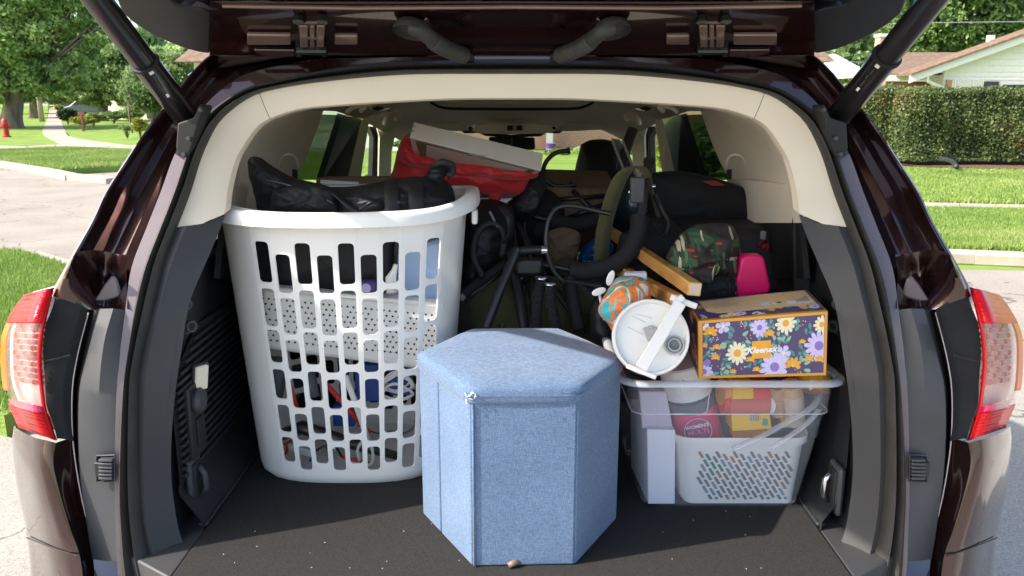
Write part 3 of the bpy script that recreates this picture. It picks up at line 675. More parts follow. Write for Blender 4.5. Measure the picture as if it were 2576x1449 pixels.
C_ = Ring([(1288,149),(1136,151),(953,158),(803,178),(703,201),(640,215),(593,235),(546,267),(513,300),(490,340),(472,390),(440,483),(403,577),(367,670),(344,770),(317,966),(303,1200),(306,1333),(312,1449),(330,1520)])
D_ = Ring([(1288,141),(1136,142),(953,145),(803,150),(720,163),(650,178),(600,198),(545,238),(498,290),(468,345),(440,393),(407,483),(370,577),(335,670),(320,770),(298,966),(292,1200),(295,1333),(301,1449),(318,1520)])
F_ = Ring([(1288,118),(1000,119),(803,121),(640,126),(560,131),(527,137),(493,167),(450,217),(410,267),(367,327),(320,400),(267,483),(233,556),(180,650),(135,735),(120,770)])
def band(name, rows, t0, t1, m, n=60, mirrored=True, smooth=True, sharp=40, bev=None, parent=None):
    """rows: list of functions t->Vector; t0/t1 per row or a number"""
    R = []
    for i, fn in enumerate(rows):
        a = t0[i] if isinstance(t0, (list, tuple)) else t0; b = t1[i] if isinstance(t1, (list, tuple)) else t1
        R.append([fn(a+(b-a)*k/(n-1)) for k in range(n)])
    v, f = loft(R)
    f = [q[::-1] for q in f]
    if mirrored: return both(name, v, f, m, parent or car, smooth=smooth, sharp=sharp)
    return mesh(name, v, f, m, parent or car, smooth=smooth, sharp=sharp)
def mix(r1, r2, q, off=0):
    def fn(t):
        a, b = r1.at(t), r2.at(t); p = a.lerp(b, q); p.y += off; return p
    return fn
def full(name, rows, t1, m, n=120, **kw):
    T1 = t1 if isinstance(t1, (list, tuple)) else [t1]*len(rows)   # one piece running over the top from left to right
    R = []
    for fn, t1 in zip(rows, T1):
        L = [fn(t1*k/(n/2)) for k in range(int(n/2), -1, -1)]
        R.append(L + [Vector((-p.x, p.y, p.z)) for p in L[-2::-1]])
    v, f = loft(R); return mesh(name, v, f, m, car, smooth=True, sharp=50, **kw)
# weather seal: two rubber beads with a groove
sealrows = [mix(B_,C_,0,.03), mix(B_,C_,0,0), mix(B_,C_,.10,-.018), mix(B_,C_,.28,-.026), mix(B_,C_,.40,-.016), mix(B_,C_,.47,.008), mix(B_,C_,.54,-.012), mix(B_,C_,.70,-.026), mix(B_,C_,.9,-.016), mix(B_,C_,1,0), mix(B_,C_,1,.04)]
full('weather_seal', sealrows, 121, MATS['rubber'], n=180)
# cream trims round the opening
SE = 40.6
iA = lambda o, inw=0: (lambda t: A_.at(t, o))
def inset(r, q, off): # towards the opening centre
    def fn(t):
        x, y = r.px(t); x = x+(C0[0]-x)*q; y = y+(C0[1]-y)*q*.6
        return U(x, y, prof(y)+off)
    return fn
full('header_trim', [mix(B_,A_,0,.02), mix(B_,A_,0,0), mix(B_,A_,.5,.012), mix(B_,A_,.93,.03), mix(B_,A_,1,.045), lambda t: A_.at(t,.09), lambda t: A_.at(t,.14)+Vector((0,0,.02))], [a-.04 for a in (39.7,39.7,40.6,41.5,41.7,41.8,41.9)], MATS['cream_trim'])
band('trim_backing', [mix(B_,A_,0,.012), mix(B_,A_,.5,.022), mix(B_,A_,1,.055)], [39,40,41], [40.4,41.3,42.4], MATS['black_metal'], n=4)
band('pillar_trim', [mix(B_,A_,0,.02), mix(B_,A_,0,0), mix(B_,A_,.5,.012), mix(B_,A_,.93,.03), mix(B_,A_,1,.05), lambda t: A_.at(t,.12)], [a+.04 for a in (39.7,39.7,40.6,41.5,41.7,41.8)], [63,63,61.2,58.4,57.4,56.2], MATS['cream_trim'])
band('lower_trim', [mix(B_,A_,0,.02), mix(B_,A_,0,0), mix(B_,A_,.22,-.004), mix(B_,A_,.55,.02), mix(B_,A_,.93,.04), lambda t: A_.at(t, .09-.06*min(1,max(0,(t-60)/14))), lambda t: A_.at(t, .16-.11*min(1,max(0,(t-60)/14)))], [63.1,63.1,62.2,61.0,58.6,57.5,56.3], 121, MATS['trim_dark'], n=90)
# body flange, corner and pillar gutter
full('body_flange', [mix(C_,D_,0,.02), mix(C_,D_,0,-.004), mix(C_,D_,1,-.006)], 54, MATS['paint'])
band('body_flange', [mix(C_,D_,0,.02), mix(C_,D_,0,-.004), mix(C_,D_,1,-.006)], 54, 121, MATS['paint_sky_reflection'])
rows = [mix(D_,F_,0,-.006), mix(D_,F_,.05,.05), mix(D_,F_,.22,.065), mix(D_,F_,.34,.05), mix(D_,F_,.38,.058), mix(D_,F_,.58,.062), mix(D_,F_,.62,.068), mix(D_,F_,.80,.066), mix(D_,F_,.90,.05), mix(D_,F_,.93,.012), mix(D_,F_,.955,.001), mix(D_,F_,.98,.0), mix(D_,F_,1,.012)]
band('rear_pillar', rows, 14, 77.5, MATS['paint'], n=110, sharp=28)
full('roof_edge', [mix(D_,F_,0,-.006), mix(D_,F_,.25,.03), mix(D_,F_,1,.05)], 14, MATS['paint'], n=40)
# pale strip drawn for the sky's highlight on the pillar's outer rim
band('rim_highlight', [mix(D_,F_,.985,-.002), mix(D_,F_,1.03,.002), mix(D_,F_,1.045,.02)], 56, 77, MATS['paint_sky_reflection'], n=40)
# sculpted pocket at the foot of the pillar
def strip(name, cols, m, parent=None, n=24, cross=0, smooth=True, sharp=35, **kw):
    R = [crom([U(*p) for p in c], n) for c in cols]
    if cross and len(R) > 2:
        T_ = [crom([r[i] for r in R], cross) for i in range(n)]; R = [[T_[i][j] for i in range(n)] for j in range(cross)]
    v, f = loft(R); f = [q[::-1] for q in f]
    return both(name, v, f, m, parent or car, smooth=smooth, sharp=sharp, **kw)
strip('pillar_foot', [[(324,640,.10),(318,700,.07),(322,776,.03)], [(300,640,.13),(292,700,.11),(292,779,.06)], [(250,630,.12),(262,700,.13),(262,782,.07)], [(205,632,.05),(216,690,.075),(232,778,.06)], [(190,640,.02),(172,690,.03),(155,752,.03)], [(178,655,.03),(155,700,.035),(133,745,.04)]], MATS['paint'], n=30, cross=26, sharp=80)
def dish(px, py, Y, rx, ry, m, ang=0):
    v = []; f = []; n = 20
    for i, (r, d) in enumerate([(1,0),(.85,.012),(.55,.02),(.2,.024)]):
        for k in range(n):
            a = 2*math.pi*k/n; x, y = rx*r*math.cos(a), ry*r*math.sin(a)*(1-.25*math.cos(a))
            v.append(U(px+x*math.cos(ang)-y*math.sin(ang), py+x*math.sin(ang)+y*math.cos(ang), Y+d))
    for i in range(3):
        for k in range(n): f.append((i*n+k, i*n+(k+1)%n, (i+1)*n+(k+1)%n, (i+1)*n+k))
    f.append(tuple(3*n+k for k in range(n))); return v, f
mb = MB().prism([U(x, y, .072) for x, y in [(236,757),(248,738),(264,713),(280,694),(292,699),(300,724),(303,744),(290,751),(262,758)]], (0,.006,0)); [setattr(o.modifiers.new('b', 'BEVEL'), 'width', .0035) for o in both('dish_reflection', mb.v, mb.f, MATS['paint_sky_reflection'], car)]  # pale plate painted as the reflection in the pillar pocket
# striker panels of grey plastic, gutter with a pale edge, felt panel
Dl = lambda y, o=0: [(D_.px(t)[0]-2, D_.px(t)[1], prof(D_.px(t)[1])+o) for t in y]
tt = [77.2, 82, 88, 94, 100, 106, 112.5]
inner = [(D_.px(t)[0]-1, D_.px(t)[1], prof(D_.px(t)[1])-.004) for t in tt]
inner_deep = [(a, b, c+.03) for a, b, c in inner]
strip('striker_panel', [inner_deep, inner, [(285,776,.02),(262,860,-.005),(250,966,-.015),(248,1083,-.02),(250,1200,-.025),(262,1333,-.03),(272,1412,-.035)], [(252,777,.025),(215,910,.005),(201,980,-.005),(198,1083,-.01),(204,1200,-.015),(221,1333,-.02),(233,1407,-.025)], [(250,777,.05),(213,912,.03),(199,980,.02),(196,1083,.02),(202,1200,.015),(219,1333,.01),(231,1407,.005)]], MATS['grey_plastic'], n=40)
strip('gutter', [[(250,777,.05),(213,912,.035),(199,980,.03),(196,1083,.03),(202,1200,.03),(219,1333,.02),(231,1407,.01)], [(232,778,.09),(205,900,.07),(190,980,.07),(190,1083,.07),(196,1200,.06),(214,1320,.05),(229,1407,.03)], [(221,778,.07),(200,860,.05),(182,966,.04),(181,1060,.04),(187,1140,.035),(200,1230,.03),(227,1407,.0)]], MATS['rubber'], n=40)
L = [U(*p) for p in [(223,786,.062),(205,852,.05),(190,920,.035),(182,980,.028),(181,1060,.02),(186,1133,.012),(200,1225,.0),(216,1300,-.008)]]
P = crom(L, 40); mb = MB().tube(P, .0013, 6); both('gutter_edge', mb.v, mb.f, MATS['lamp_silver'], car, smooth=True)
strip('lamp_backing', [[(223,778,.06),(200,860,.045),(183,966,.03),(181,1060,.02),(186,1110,.015)], [(205,768,.045),(180,860,.028),(160,966,.015),(160,1050,.005),(168,1106,.0)], [(165,742,.04),(140,830,.02),(130,940,.01),(135,1030,.0),(150,1103,-.005)], [(137,745,.05),(117,800,.02),(106,850,.01),(113,950,.01),(116,1016,.0),(132,1060,-.005),(143,1104,-.01)]], MATS['felt'], n=30)
for (y, x0, x1) in ((900,112,176),(1005,120,168)):
    mb = MB().tube([U(x0,y+8,.012), U((x0+x1)/2,y+3,.012), U(x1,y-6,.02)], .002, 6); both('lamp_backing', mb.v, mb.f, MATS['felt'], car)
# striker latch windows in the grey panel
for s in (1, -1):
    q = lambda x, y, Y: (lambda p: Vector((p.x*s, p.y, p.z)))(U(x, y, Y))
    st = mesh('striker_pocket', [q(242,1146,-.028), q(288,1144,-.030), q(289,1212,-.034), q(243,1213,-.032)], [(0,1,2,3)], MATS['felt'], car)
    mb = MB().tube([q(243,1146,-.030), q(288,1144,-.032), q(289,1211,-.036), q(243,1212,-.034), q(243,1146,-.030)], .0018, 6); mb.obj('frame', MATS['grey_plastic'], st)
    for i in range(6):
        a, b = q(252,1156+i*9,-.036), q(286,1155+i*9,-.036); MB().box((a+b)/2, (abs(a.x-b.x), .014, .0045)).obj('rib', MATS['grey_plastic'], st, bevel=.001)
    a = q(254,1180,-.034); MB().box(a, (.018,.012,.03)).obj('latch_bolt', MATS['dark_plastic'], st, bevel=.002)
# lower body: corner crest, bumper
strip('body_corner', [[(186,1105,.02),(190,1160,.015),(203,1230,.01),(222,1320,.0),(236,1420,-.01),(240,1500,-.02)], [(165,1106,.005),(165,1160,.0),(175,1235,-.01),(196,1320,-.02),(215,1400,-.03),(222,1500,-.04)], [(140,1114,-.02),(134,1166,-.03),(151,1243,-.04),(178,1333,-.05),(201,1400,-.06),(214,1500,-.07)]], MATS['paint'], n=48, cross=14, sharp=70)
bumL = [(140,1114,-.02),(134,1166,-.03),(151,1243,-.04),(178,1333,-.05),(201,1400,-.06),(214,1500,-.07)]
def bump_col(q, yo):
    out = [(35,1075,.20),(29,1110,.20),(33,1166,.19),(53,1266,.17),(70,1350,.16),(78,1449,.15),(82,1500,.15)]
    return out
strip('bumper', [bumL, [(118,1108,-.025),(112,1166,-.035),(130,1243,-.045),(155,1333,-.055),(176,1400,-.06),(186,1500,-.07)], [(85,1100,.0),(80,1166,-.005),(95,1253,-.015),(115,1340,-.02),(130,1405,-.03),(140,1500,-.03)], [(52,1084,.07),(48,1140,.07),(65,1255,.06),(85,1345,.05),(96,1420,.05),(103,1500,.04)], [(35,1072,.17),(31,1120,.17),(42,1225,.15),(62,1320,.14),(74,1410,.13),(80,1500,.12)], [(40,1072,.3),(38,1120,.3),(49,1225,.3),(69,1320,.3),(81,1410,.3),(87,1500,.3)]], MATS['paint'], n=48, sharp=80, cross=30)
P = crom([U(*p) for p in [(68,1352,.09),(110,1368,-.01),(155,1385,-.052),(197,1398,-.064)]], 14); mb = MB().tube([p+Vector((0,-.001,0)) for p in P], .0012, 6); both('bumper_seam', mb.v, mb.f, MATS['black_matte'], car)
# bottom sill, bumper top and rear bumper mass below the picture
sillY = -.06
MB().box((0,-.10,.705), (1.24,.12,.07)).obj('sill_plate', MATS['grey_plastic'], car, bevel=.01)
mb = MB(); 
xs = [-.86,-.7,-.35,0,.35,.7,.86]; yy = [.0,-.12,-.2,-.22,-.2,-.12,.0]
secs = []
for x, y in zip(xs, yy): secs.append([Vector((x, y+.12, .70)), Vector((x, y+.02, .69)), Vector((x, y-.02, .62)), Vector((x, y, .45)), Vector((x, y+.1, .28)), Vector((x, y+.3, .25))])
v, f = loft(secs); mesh('bumper', v, f, MATS['paint'], car, smooth=True, sharp=50)
# tail lamps
def lampcol(q):   # q from inner edge 0 to outer edge 1
    I = [(135,723),(118,790),(108,850),(105,920),(112,990),(120,1040),(142,1108)]
    O = [(62,743),(36,778),(8,836),(3,890),(7,966),(20,1010),(48,1075)]
    out = []
    for a, b in zip(I, O):
        x = a[0]+(b[0]-a[0])*q; y = a[1]+(b[1]-a[1])*q; Y = .0 + .17*q**2.2 - .035*math.sin(math.pi*min(1, q*1.15))
        if a is I[0]: Y += .05
        if a is I[1]: Y += .015
        out.append((x, y, Y))
    return out
def lamp_part(name, q0, q1, s0, s1, m, parent, off=0, n=30, k=8, th=.004):
    """patch of the lamp face between q0..q1 across and s0..s1 down"""
    for s in (0,): pass
    R = []
    for j in range(k+1):
        q = q0+(q1-q0)*j/k; c = crom([U(*p) for p in lampcol(q)], 101); 
        R.append([c[int(round((s0+(s1-s0)*i/(n-1))*100))] + Vector((0, off, 0)) for i in range(n)])
    v, f = loft(R); f = [x[::-1] for x in f]; return v, f
for sgn in (-1, 1):
    mm = (lambda v, f: (v, f)) if sgn < 0 else mirror
    v, f = lamp_part('', 0, 1, 0, 1, None, None, .03); tl = mesh('tail_light', *mm(v, f), MATS['lamp_silver'], car, smooth=True)
    v, f = lamp_part('', 0, 1, 0, .235, None, None, 0); solid(mesh('red_lens', *mm(v, f), MATS['lens_red'], tl, smooth=True), .003)
    v, f = lamp_part('', .88, 1.0, .235, .72, None, None, .001); solid(mesh('amber_lens', *mm(v, f), MATS['lens_amber'], tl, smooth=True), .003)
    v, f = lamp_part('', 0, .88, .235, .78, None, None, 0); solid(mesh('clear_lens', *mm(v, f), MATS['lens_clear'], tl, smooth=True), .003)
    v, f = lamp_part('', 0, .93, .775, .82, None, None, -.002); solid(mesh('pink_band', *mm(v, f), MATS['lens_pink'], tl, smooth=True), .003)
    v, f = lamp_part('', 0, 1, .82, 1, None, None, 0); solid(mesh('red_lens', *mm(v, f), MATS['lens_red'], tl, smooth=True), .003)
    v, f = lamp_part('', 0, .05, 0.05, .99, None, None, -.004, k=2); solid(mesh('lens_rim', *mm(v, f), MATS['lens_red'], tl, smooth=True), .004)
    # rows of little reflector cells behind the clear lens
    mb = MB(); mr = MB()
    for r in range(11):
        for c in range(8):
            q = .17+.085*c; s = .27+.038*r
            cc = [U(*p) for p in lampcol(q)]; p = crom(cc, 101)[int(s*100)]; p = Vector((p.x*(-sgn), p.y+.018, p.z))
            (mr if (c+r) % 3 == 0 else mb).lathe([(.0,-.004),(.004,-.002),(.0055,.004)], p, (0,-1,.1), 6)
    mb.obj('reflector', MATS['lamp_silver'], tl, kind='stuff'); mr.obj('reflector', MATS['lens_amber'], tl, kind='stuff', label='amber reflector cells')

# strut and its bracket on each side
for s in (-1, 1):
    q = lambda x, y, Y: (lambda p: Vector((p.x*(-s), p.y, p.z)))(U(x, y, Y))
    a, b = q(470,296,.235), q(262,22,.02) ; d = (b-a)
    if s > 0: b = U(2345,0,.0); a = U(2113,288,.235); d = b-a
    far = a + d*3.2
    stt = MB().tube([a-d.normalized()*.008, a, a+d*.55], [.022,.0245,.0245], 24).obj('strut', MATS['black_metal'], car, smooth=True, sharp=40)
    MB().tube([a+d*.56, far], .0225, 24).obj('tube', MATS['black_metal'], stt, smooth=True, sharp=40)
    MB().tube([a+d*.545, a+d*.565], .027, 24).obj('collar', MATS['black_matte'], stt, smooth=True, sharp=40)
    MB().lathe([(0,-.012),(.018,-.012),(.022,0),(.014,.012),(0,.014)], a-d.normalized()*.01, d, 16).obj('ball_socket', MATS['dark_plastic'], stt, smooth=True)
    # printed label marks on the strut
    side = d.cross(Vector((0,1,0))).normalized()
    for i, (u0, u1, w0, w1) in enumerate([(.30,.33,.001,.006),(.345,.40,.002,.005),(.41,.44,.003,.006),(.45,.50,.002,.0045),(.515,.545,-.002,.006)]):
        c = a+d*((u0+u1)/2)+side*((w0+w1)/2)*(1 if side.x*s < 0 else -1); nrm = (Vector((0,CAMY,CAMZ))-c).normalized()
        nrm = (nrm - d.normalized()*nrm.dot(d.normalized())).normalized(); sd = nrm.cross(d).normalized()
        off = (w0+w1)/2; dd = math.sqrt(.0247**2-off**2)
        c = a+d*((u0+u1)/2)+sd*off+nrm*dd; l = d.length*(u1-u0)/2*d.normalized(); hw_ = sd*(w1-w0)/2
        mesh('print', [c-l-hw_, c+l-hw_, c+l+hw_, c-l+hw_], [(0,1,2,3)], MATS['white_mark'] if i in (0,4) else MATS['grey_plastic'], stt)
    # mount bracket
    pts = [q(x, y, .17) for x, y in [(446,310),(486,296),(502,262),(512,268),(494,330),(482,372),(470,398),(447,390),(442,372)]]
    br = MB().prism(pts, (0,.05,0)).obj('strut_bracket', MATS['black_matte'], car, bevel=.003)
    for (x, y) in ((504,276),(474,348),(462,388)): MB().lathe([(0,.004),(.004,.004),(.005,-.004),(0,-.004)], q(x,y,.165), (0,-1,0), 6).obj('bolt', MATS['grey_plastic'], br)

# ------------------------------------------------------------------ tailgate overhead
tg = None
def Yt(py): return .285 - .17*(135-py)/135
def T(x, y, o=0): 
    p = U(x, y, Yt(y)); return p + (Vector((0, CAMY, CAMZ))-p).normalized()*o      # o: metres proud of the inner skin
rws = []
for y in (139, 128, 112, 96, 78, 60, 42, 28, 22, 14, 8, 2):
    o = {139:.0,128:.0,112:-.01,96:-.012,78:-.01,60:.0,42:.004,28:.006,22:.02,14:.026,8:.03,2:.03}[y]
    row = []
    for k in range(61):
        x = 527+(2049-527)*k/60; wv = 0
        cx_ = abs(x-1288)
        if cx_ < 205 and 20 < y < 128: wv = -.03*min(1, (205-cx_)/22)
        if 480 < cx_ < 690 and 76 < y < 112: wv += .012
        row.append(T(x, y + (6*math.sin((x-527)/95) if 20 < y < 60 else 0), o+wv))
    rws.append(row)
v, f = loft(rws)
tg = mesh('tailgate', v, f, MATS['paint'], car, smooth=True, sharp=40)
# the rest of the gate, out above the photographer
g0_, g1_ = T(527,-14,.03), T(2049,-14,.03)
hw0 = .70; dirn = Vector((0,-.93,.36))
top = Vector((0, g0_.y, g0_.z))
inn = []
for k, (l, wd) in enumerate([(0,.55),(.25,.68),(.6,.72),(.95,.70),(1.05,.64)]):
    c = top + dirn*l*.92; c.z += [0,.03,.04,-.01,-.06][k]
    inn.append([Vector((wd*a, c.y, c.z-.01*abs(a)**3)) for a in (-1,-.8,-.4,0,.4,.8,1)])
v, f = loft(inn); mesh('inner_panel', v, f, MATS['dark_plastic'], tg, smooth=True)
out = [[p+Vector((0,.02,.09)) for p in r] for r in inn]
hinge_row = [Vector((.66*a, .30, U(1288,118,.30).z+.01)) for a in (-1,-.8,-.4,0,.4,.8,1)]
v, f = loft([hinge_row]+out+[inn[-1]]); mesh('outer_skin', v, f, MATS['paint'], tg, smooth=True)
for s in (0, 1):
    v, f = loft([[r[-1*s] for r in inn], [r[-1*s] for r in out]]); mesh('side_edge', v, f, MATS['paint'], tg, smooth=True)
# ends: matte black wing trims
wing = [(284,-20),(330,-25),(425,-8),(447,13),(500,20),(537,32),(536,60),(533,98),(529,130),(524,136),(500,132),(467,124),(430,110),(400,97),(365,78),(333,57),(305,32)]
for s in (-1, 1):
    P = [(lambda p: Vector((p.x*(-s), p.y, p.z)))(U(x, y, .21+(y-60)*.0013)) for x, y in wing]
    MB().prism(P, (0,.07,.03)).obj('wing_trim', MATS['dark_plastic'], tg, bevel=.006, seg=3)
# recessed pads, hinges
for s in (-1, 1):
    q = lambda x, y, o=0: (lambda p: Vector((p.x*(-s), p.y, p.z)))(T(x, y, o))
    for (x0, x1, y0, y1) in ((622,732,78,104),(842,900,80,103),(640,742,116,134)):
        pp = [q(x0,y0,.004), q(x1,y0+1,.004), q(x1,y1,.004), q(x0,y1,.004)]
        MB().prism(pp, (0,-.004,-.008)).obj('stamped_pad', MATS['paint_ground_reflection'] if y0 < 90 else MATS['paint'], tg, bevel=.003, seg=3)
    hg = MB().prism([q(743,58,.03), q(820,58,.03), q(812,80,.034), q(806,124,.03), q(758,124,.03), q(752,80,.034)], (0,.01,.02)).obj('hinge', MATS['paint'], tg, bevel=.004)
    for x0, x1 in ((752,774),(779,791),(796,817)):
        MB().prism([q(x0,66,.040), q(x1,66,.040), q(x1-(3 if x0>790 else 0),120,.036), q(x0+(3 if x0<760 else 0),120,.036)], (0,.01,.012)).obj('arm', MATS['paint_ground_reflection'], hg, bevel=.002)
    for x in (750, 810): MB().lathe([(0,-.012),(.009,-.012),(.011,.0),(0,.0)], q(x,56,.034), (0,-.4,-1), 6).obj('bolt', MATS['black_metal'], hg)
    MB().tube([q(748,127,.03), q(822,127,.03)], .008, 10).obj('pin', MATS['black_metal'], hg)
    for x in (752,816): MB().prism([q(x-6,118,.03), q(x+6,118,.03), q(x+6,144,.03), q(x-6,144,.03)], (0,.01,.02)).obj('leaf', MATS['black_metal'], hg)
    # corrugated rubber wiring boot
    P0 = [q(1035,66,.04), q(1058,76,.055), q(1078,92,.06), q(1103,112,.055), q(1130,126,.045), q(1158,137,.03), q(1184,146,.01)]
    P = crom(P0, 150); rad = []
    for i in range(150):
        u = i/149; rad.append(.0145 if u < .3 else ((.0168 if i % 6 < 3 else .0128) if u < .88 else .0125-.004*(u-.88)/.12))
    bt = MB().tube(P, rad, 16).obj('wiring_boot', MATS['rubber'], tg, smooth=True)
    MB().lathe([(0,-.012),(.02,-.012),(.030,-.006),(.034,.004),(.034,.012)], q(1037,68,.028), (.15*s,-.35,-1), 28).obj('boot_flange', MATS['rubber'], bt, smooth=True)
MB().tube([T(560,14,.034), T(900,20,.036), T(1288,17,.036), T(1676,20,.036), T(2016,14,.034)], .004, 8).obj('reflection_bead', MATS['paint_ground_reflection'], tg)  # pinkish line of reflected light, laid on as a coloured bead

# ------------------------------------------------------------------ cargo room
FZ = .76
fl = MB(); fl.hexa([Vector((-.60,-.13,FZ-.05)), Vector((.60,-.13,FZ-.05)), Vector((.60,2.3,FZ-.05)), Vector((-.60,2.3,FZ-.05)), Vector((-.60,-.13,FZ)), Vector((.60,-.13,FZ)), Vector((.60,2.3,FZ)), Vector((-.60,2.3,FZ))])
fl.obj('cargo_floor', MATS['carpet'], car, bevel=.004)
for s in (-1, 1):  # carpet margins and scuff strips at the wall foot
    MB().box((s*.607, 1.0, FZ+.003), (.02,1.9,.010)).obj('scuff_strip', MATS['dark_plastic'], car, bevel=.004)
    # side walls
    rows_ = []
    for (y0) in (.04,.12,.3,.6,1.0,1.5,2.3):
        rows_.append([Vector((s*x, y0+.10*max(0,(z-.76)/1), z)) for x, z in ((.60,.70),(.604,.775),(.645,.83),(.650,1.10),(.655,1.18),(.66,1.24))])
    v, f = loft(rows_); f = f if s > 0 else [q[::-1] for q in f]
    mesh('side_wall', v, f, MATS['dark_plastic'], car, smooth=True)
    # panel joining trim to side wall (rear cheek)
    R = []
    for k in range(36):
        t = 58.6+(118-58.6)*k/35; a = A_.at(t, .155-.11*min(1,max(0,(t-60)/14))); a.x = -abs(a.x)
        zz = max(.70, min(1.25, a.z)); b = Vector((min(-.646, a.x+.04), max(.12, a.y+.06), a.z)) if zz < 1.12 else Vector((-.655, .32, a.z))
        R.append([a, a.lerp(b, .5), b])
    v, f = loft(R)
    if s > 0: v, f = mirror(v, f)
    mesh('side_wall', v, [q[::-1] for q in f], MATS['dark_plastic'], car, smooth=True)
for s in (-1, 1): MB().hexa([Vector((s*a, b, c)) for c in (.68,.757) for a, b in ((.602,-.12),(.72,-.04),(.74,.34),(.602,.34))]).obj('sill_corner', MATS['trim_dark'], car, bevel=.004)
# ribbed grille on the left wall with a recessed handle and hook
gw = mesh('grille', [Vector((-.643,y,z)) for y, z in ((.05,.845),(.95,.845),(.95,1.12),(.2,1.13),(.05,1.05))], [(0,1,2,3,4)], MATS['black_matte'], car)
for i in range(17):
    z = .862+i*.0155; y0 = .06 if z < 1.05 else .06+(z-1.05)*1.8
    MB().box((-.639, (y0+.95)/2, z), (.012,.95-y0,.0075)).obj('slat', MATS['dark_plastic'], gw, bevel=.0015)
hd = MB().box((-.634,.125,.955),(.016,.07,.15)).obj('handle_recess', MATS['dark_plastic'], car, bevel=.004)
MB().lathe([(0,.0),(.024,.0),(.026,.008),(.020,.016),(0,.018)], (-.628,.125,.995), (1,0,0), 24).obj('knob', MATS['grey_plastic'], hd, smooth=True, sharp=35)
MB().box((-.624,.125,.93),(.006,.03,.06)).obj('lever', MATS['black_matte'], hd, bevel=.002)
for s in (-1, 1):
    y_ = .10 if s < 0 else .07
    hk = MB().box((s*.636,y_,.835),(.014,.055,.10)).obj('hook_recess', MATS['grey_plastic'], car, bevel=.012, seg=4)
    MB().box((s*.628,y_,.838),(.008,.036,.075)).obj('pocket', MATS['black_matte'], hk, bevel=.008)
    MB().tube([(s*.624,y_,.865),(s*.614,y_,.85),(s*.612,y_,.82),(s*.622,y_,.805)], .006, 10).obj('hook', MATS['chrome'] if s > 0 else MATS['grey_plastic'], hk, smooth=True)
# courtesy lamp, sockets and hook rings
c = U(502,948,.145); lmp = MB().box(c, (.012,.035,.062), rot=Matrix.Rotation(math.radians(-35),3,'Z')@Matrix.Rotation(math.radians(12),3,'Y')).obj('courtesy_lamp', MATS['grey_plastic'], car, bevel=.004)
MB().box(c+Vector((.006,-.006,0)), (.01,.026,.052), rot=Matrix.Rotation(math.radians(-35),3,'Z')@Matrix.Rotation(math.radians(12),3,'Y')).obj('lens', MATS['lamp_lit'], lmp, bevel=.003)
for s in (-1, 1):
    for (x, y, r) in ((461,822,.016),(479,820,.012),(466,765,.012)):
        p = U(x, y, .13); p.x *= -s
        nn = Vector((-s*.75,-.65,0))
        cc = MB().lathe([(r*.55,.004),(r*.8,.008),(r,.006),(r*1.05,0)], p, nn, 20).obj('socket', MATS['grey_plastic'], car, smooth=True)
        MB().lathe([(0,.003),(r*.55,.003)], p, nn, 16).obj('plug', MATS['black_matte'], cc)
# ------------------------------------------------------------------ upper interior: headliner, quarter trims, pillars, glass
def Q(pts, name, m, parent=None, th=.012, label=None, smooth=False):
    """an interior panel: corners as seen (px,py,Y); mirrored on the right"""
    V = [U(*p) for p in pts]; n = len(V)
    o = both(name, V, [tuple(range(n))[::-1]], m, parent or car)
    for k in o: solid(k, th)
    return o
# headliner: sweeps from the header down to the windshield
R = []
for Y, xw in ((.44,.56),(.7,.56),(1.1,.55),(1.5,.54),(1.9,.52),(2.2,.50),(2.45,.48)):
    z = {.44:1.60,.7:1.645,1.1:1.64,1.5:1.60,1.9:1.545,2.2:1.495,2.45:1.455}[Y]
    R.append([Vector((xw*a, Y, z-.10*max(0,abs(a)-.7)**1.5*3)) for a in (-1.08,-1,-.9,-.75,-.4,0,.4,.75,.9,1,1.08)])
v, f = loft(R); mesh('headliner', v, f, MATS['cream_cloth'], car, smooth=True)
def rail(x0, x1, y0, y1, Y, m, name): pass
# sunroof shade: a lowered rounded frame line
sr = [U(x, y, 1.75) for x, y in ((1075,238),(1082,255),(1110,269),(1150,273),(1288,274),(1426,273),(1466,269),(1494,255),(1501,238))]
MB().tube(crom(sr, 40), .006, 8).obj('sunroof_seal', MATS['black_matte'], car, smooth=True)
P = [p+Vector((0,0,.0)) for p in crom(sr, 24)]
MB().prism(P, (0,-.02,.02)).obj('sunroof_shade', MATS['cream_cloth'], car)
# windshield header, visors and console
v, f = loft([[U(x, y, Y) for x in range(960, 1620, 20)] for y, Y in ((296,2.2),(306,2.35),(316,2.5),(320,2.55),(316,2.62))]); mesh('windshield_header', v, f, MATS['cream_cloth'], car, smooth=True)
for s in (-1, 1):
    q = lambda x, y, Y: (lambda p: Vector((p.x*(-s), p.y, p.z)))(U(x, y, Y))
    vs = [q(1012,312,2.33), q(1060,309,2.33), q(1150,309,2.33), q(1172,316,2.33), q(1182,328,2.36), q(1150,330,2.38), q(1080,327,2.38), q(1010,325,2.38)]
    MB().prism(vs, (0,.02,.0)).obj('sun_visor', MATS['cream_trim'], car, bevel=.006, seg=3)
    MB().prism([q(1182,318,2.36), q(1216,334,2.3), q(1170,336,2.4), q(1160,331,2.4)], (0,.03,0)).obj('visor_mount', MATS['black_matte'], car, bevel=.003)
cn = MB().prism([U(x, y, 2.2) for x, y in ((1196,316),(1225,309),(1350,309),(1384,318),(1398,330),(1370,336),(1288,338),(1206,336),(1186,328))], (0,.12,0)).obj('overhead_console', MATS['cream_trim'], car, bevel=.006, seg=3)
for x in (1283, 1307): MB().box(U(x,322,2.196), (.025,.01,.022)).obj('button', MATS['black_matte'], cn, bevel=.002)
MB().prism([U(x, y, 2.30) for x, y in ((1204,334),(1288,340),(1374,334),(1360,343),(1288,347),(1220,342))], (0,.06,0)).obj('camera_pod', MATS['black_matte'], car, bevel=.004)
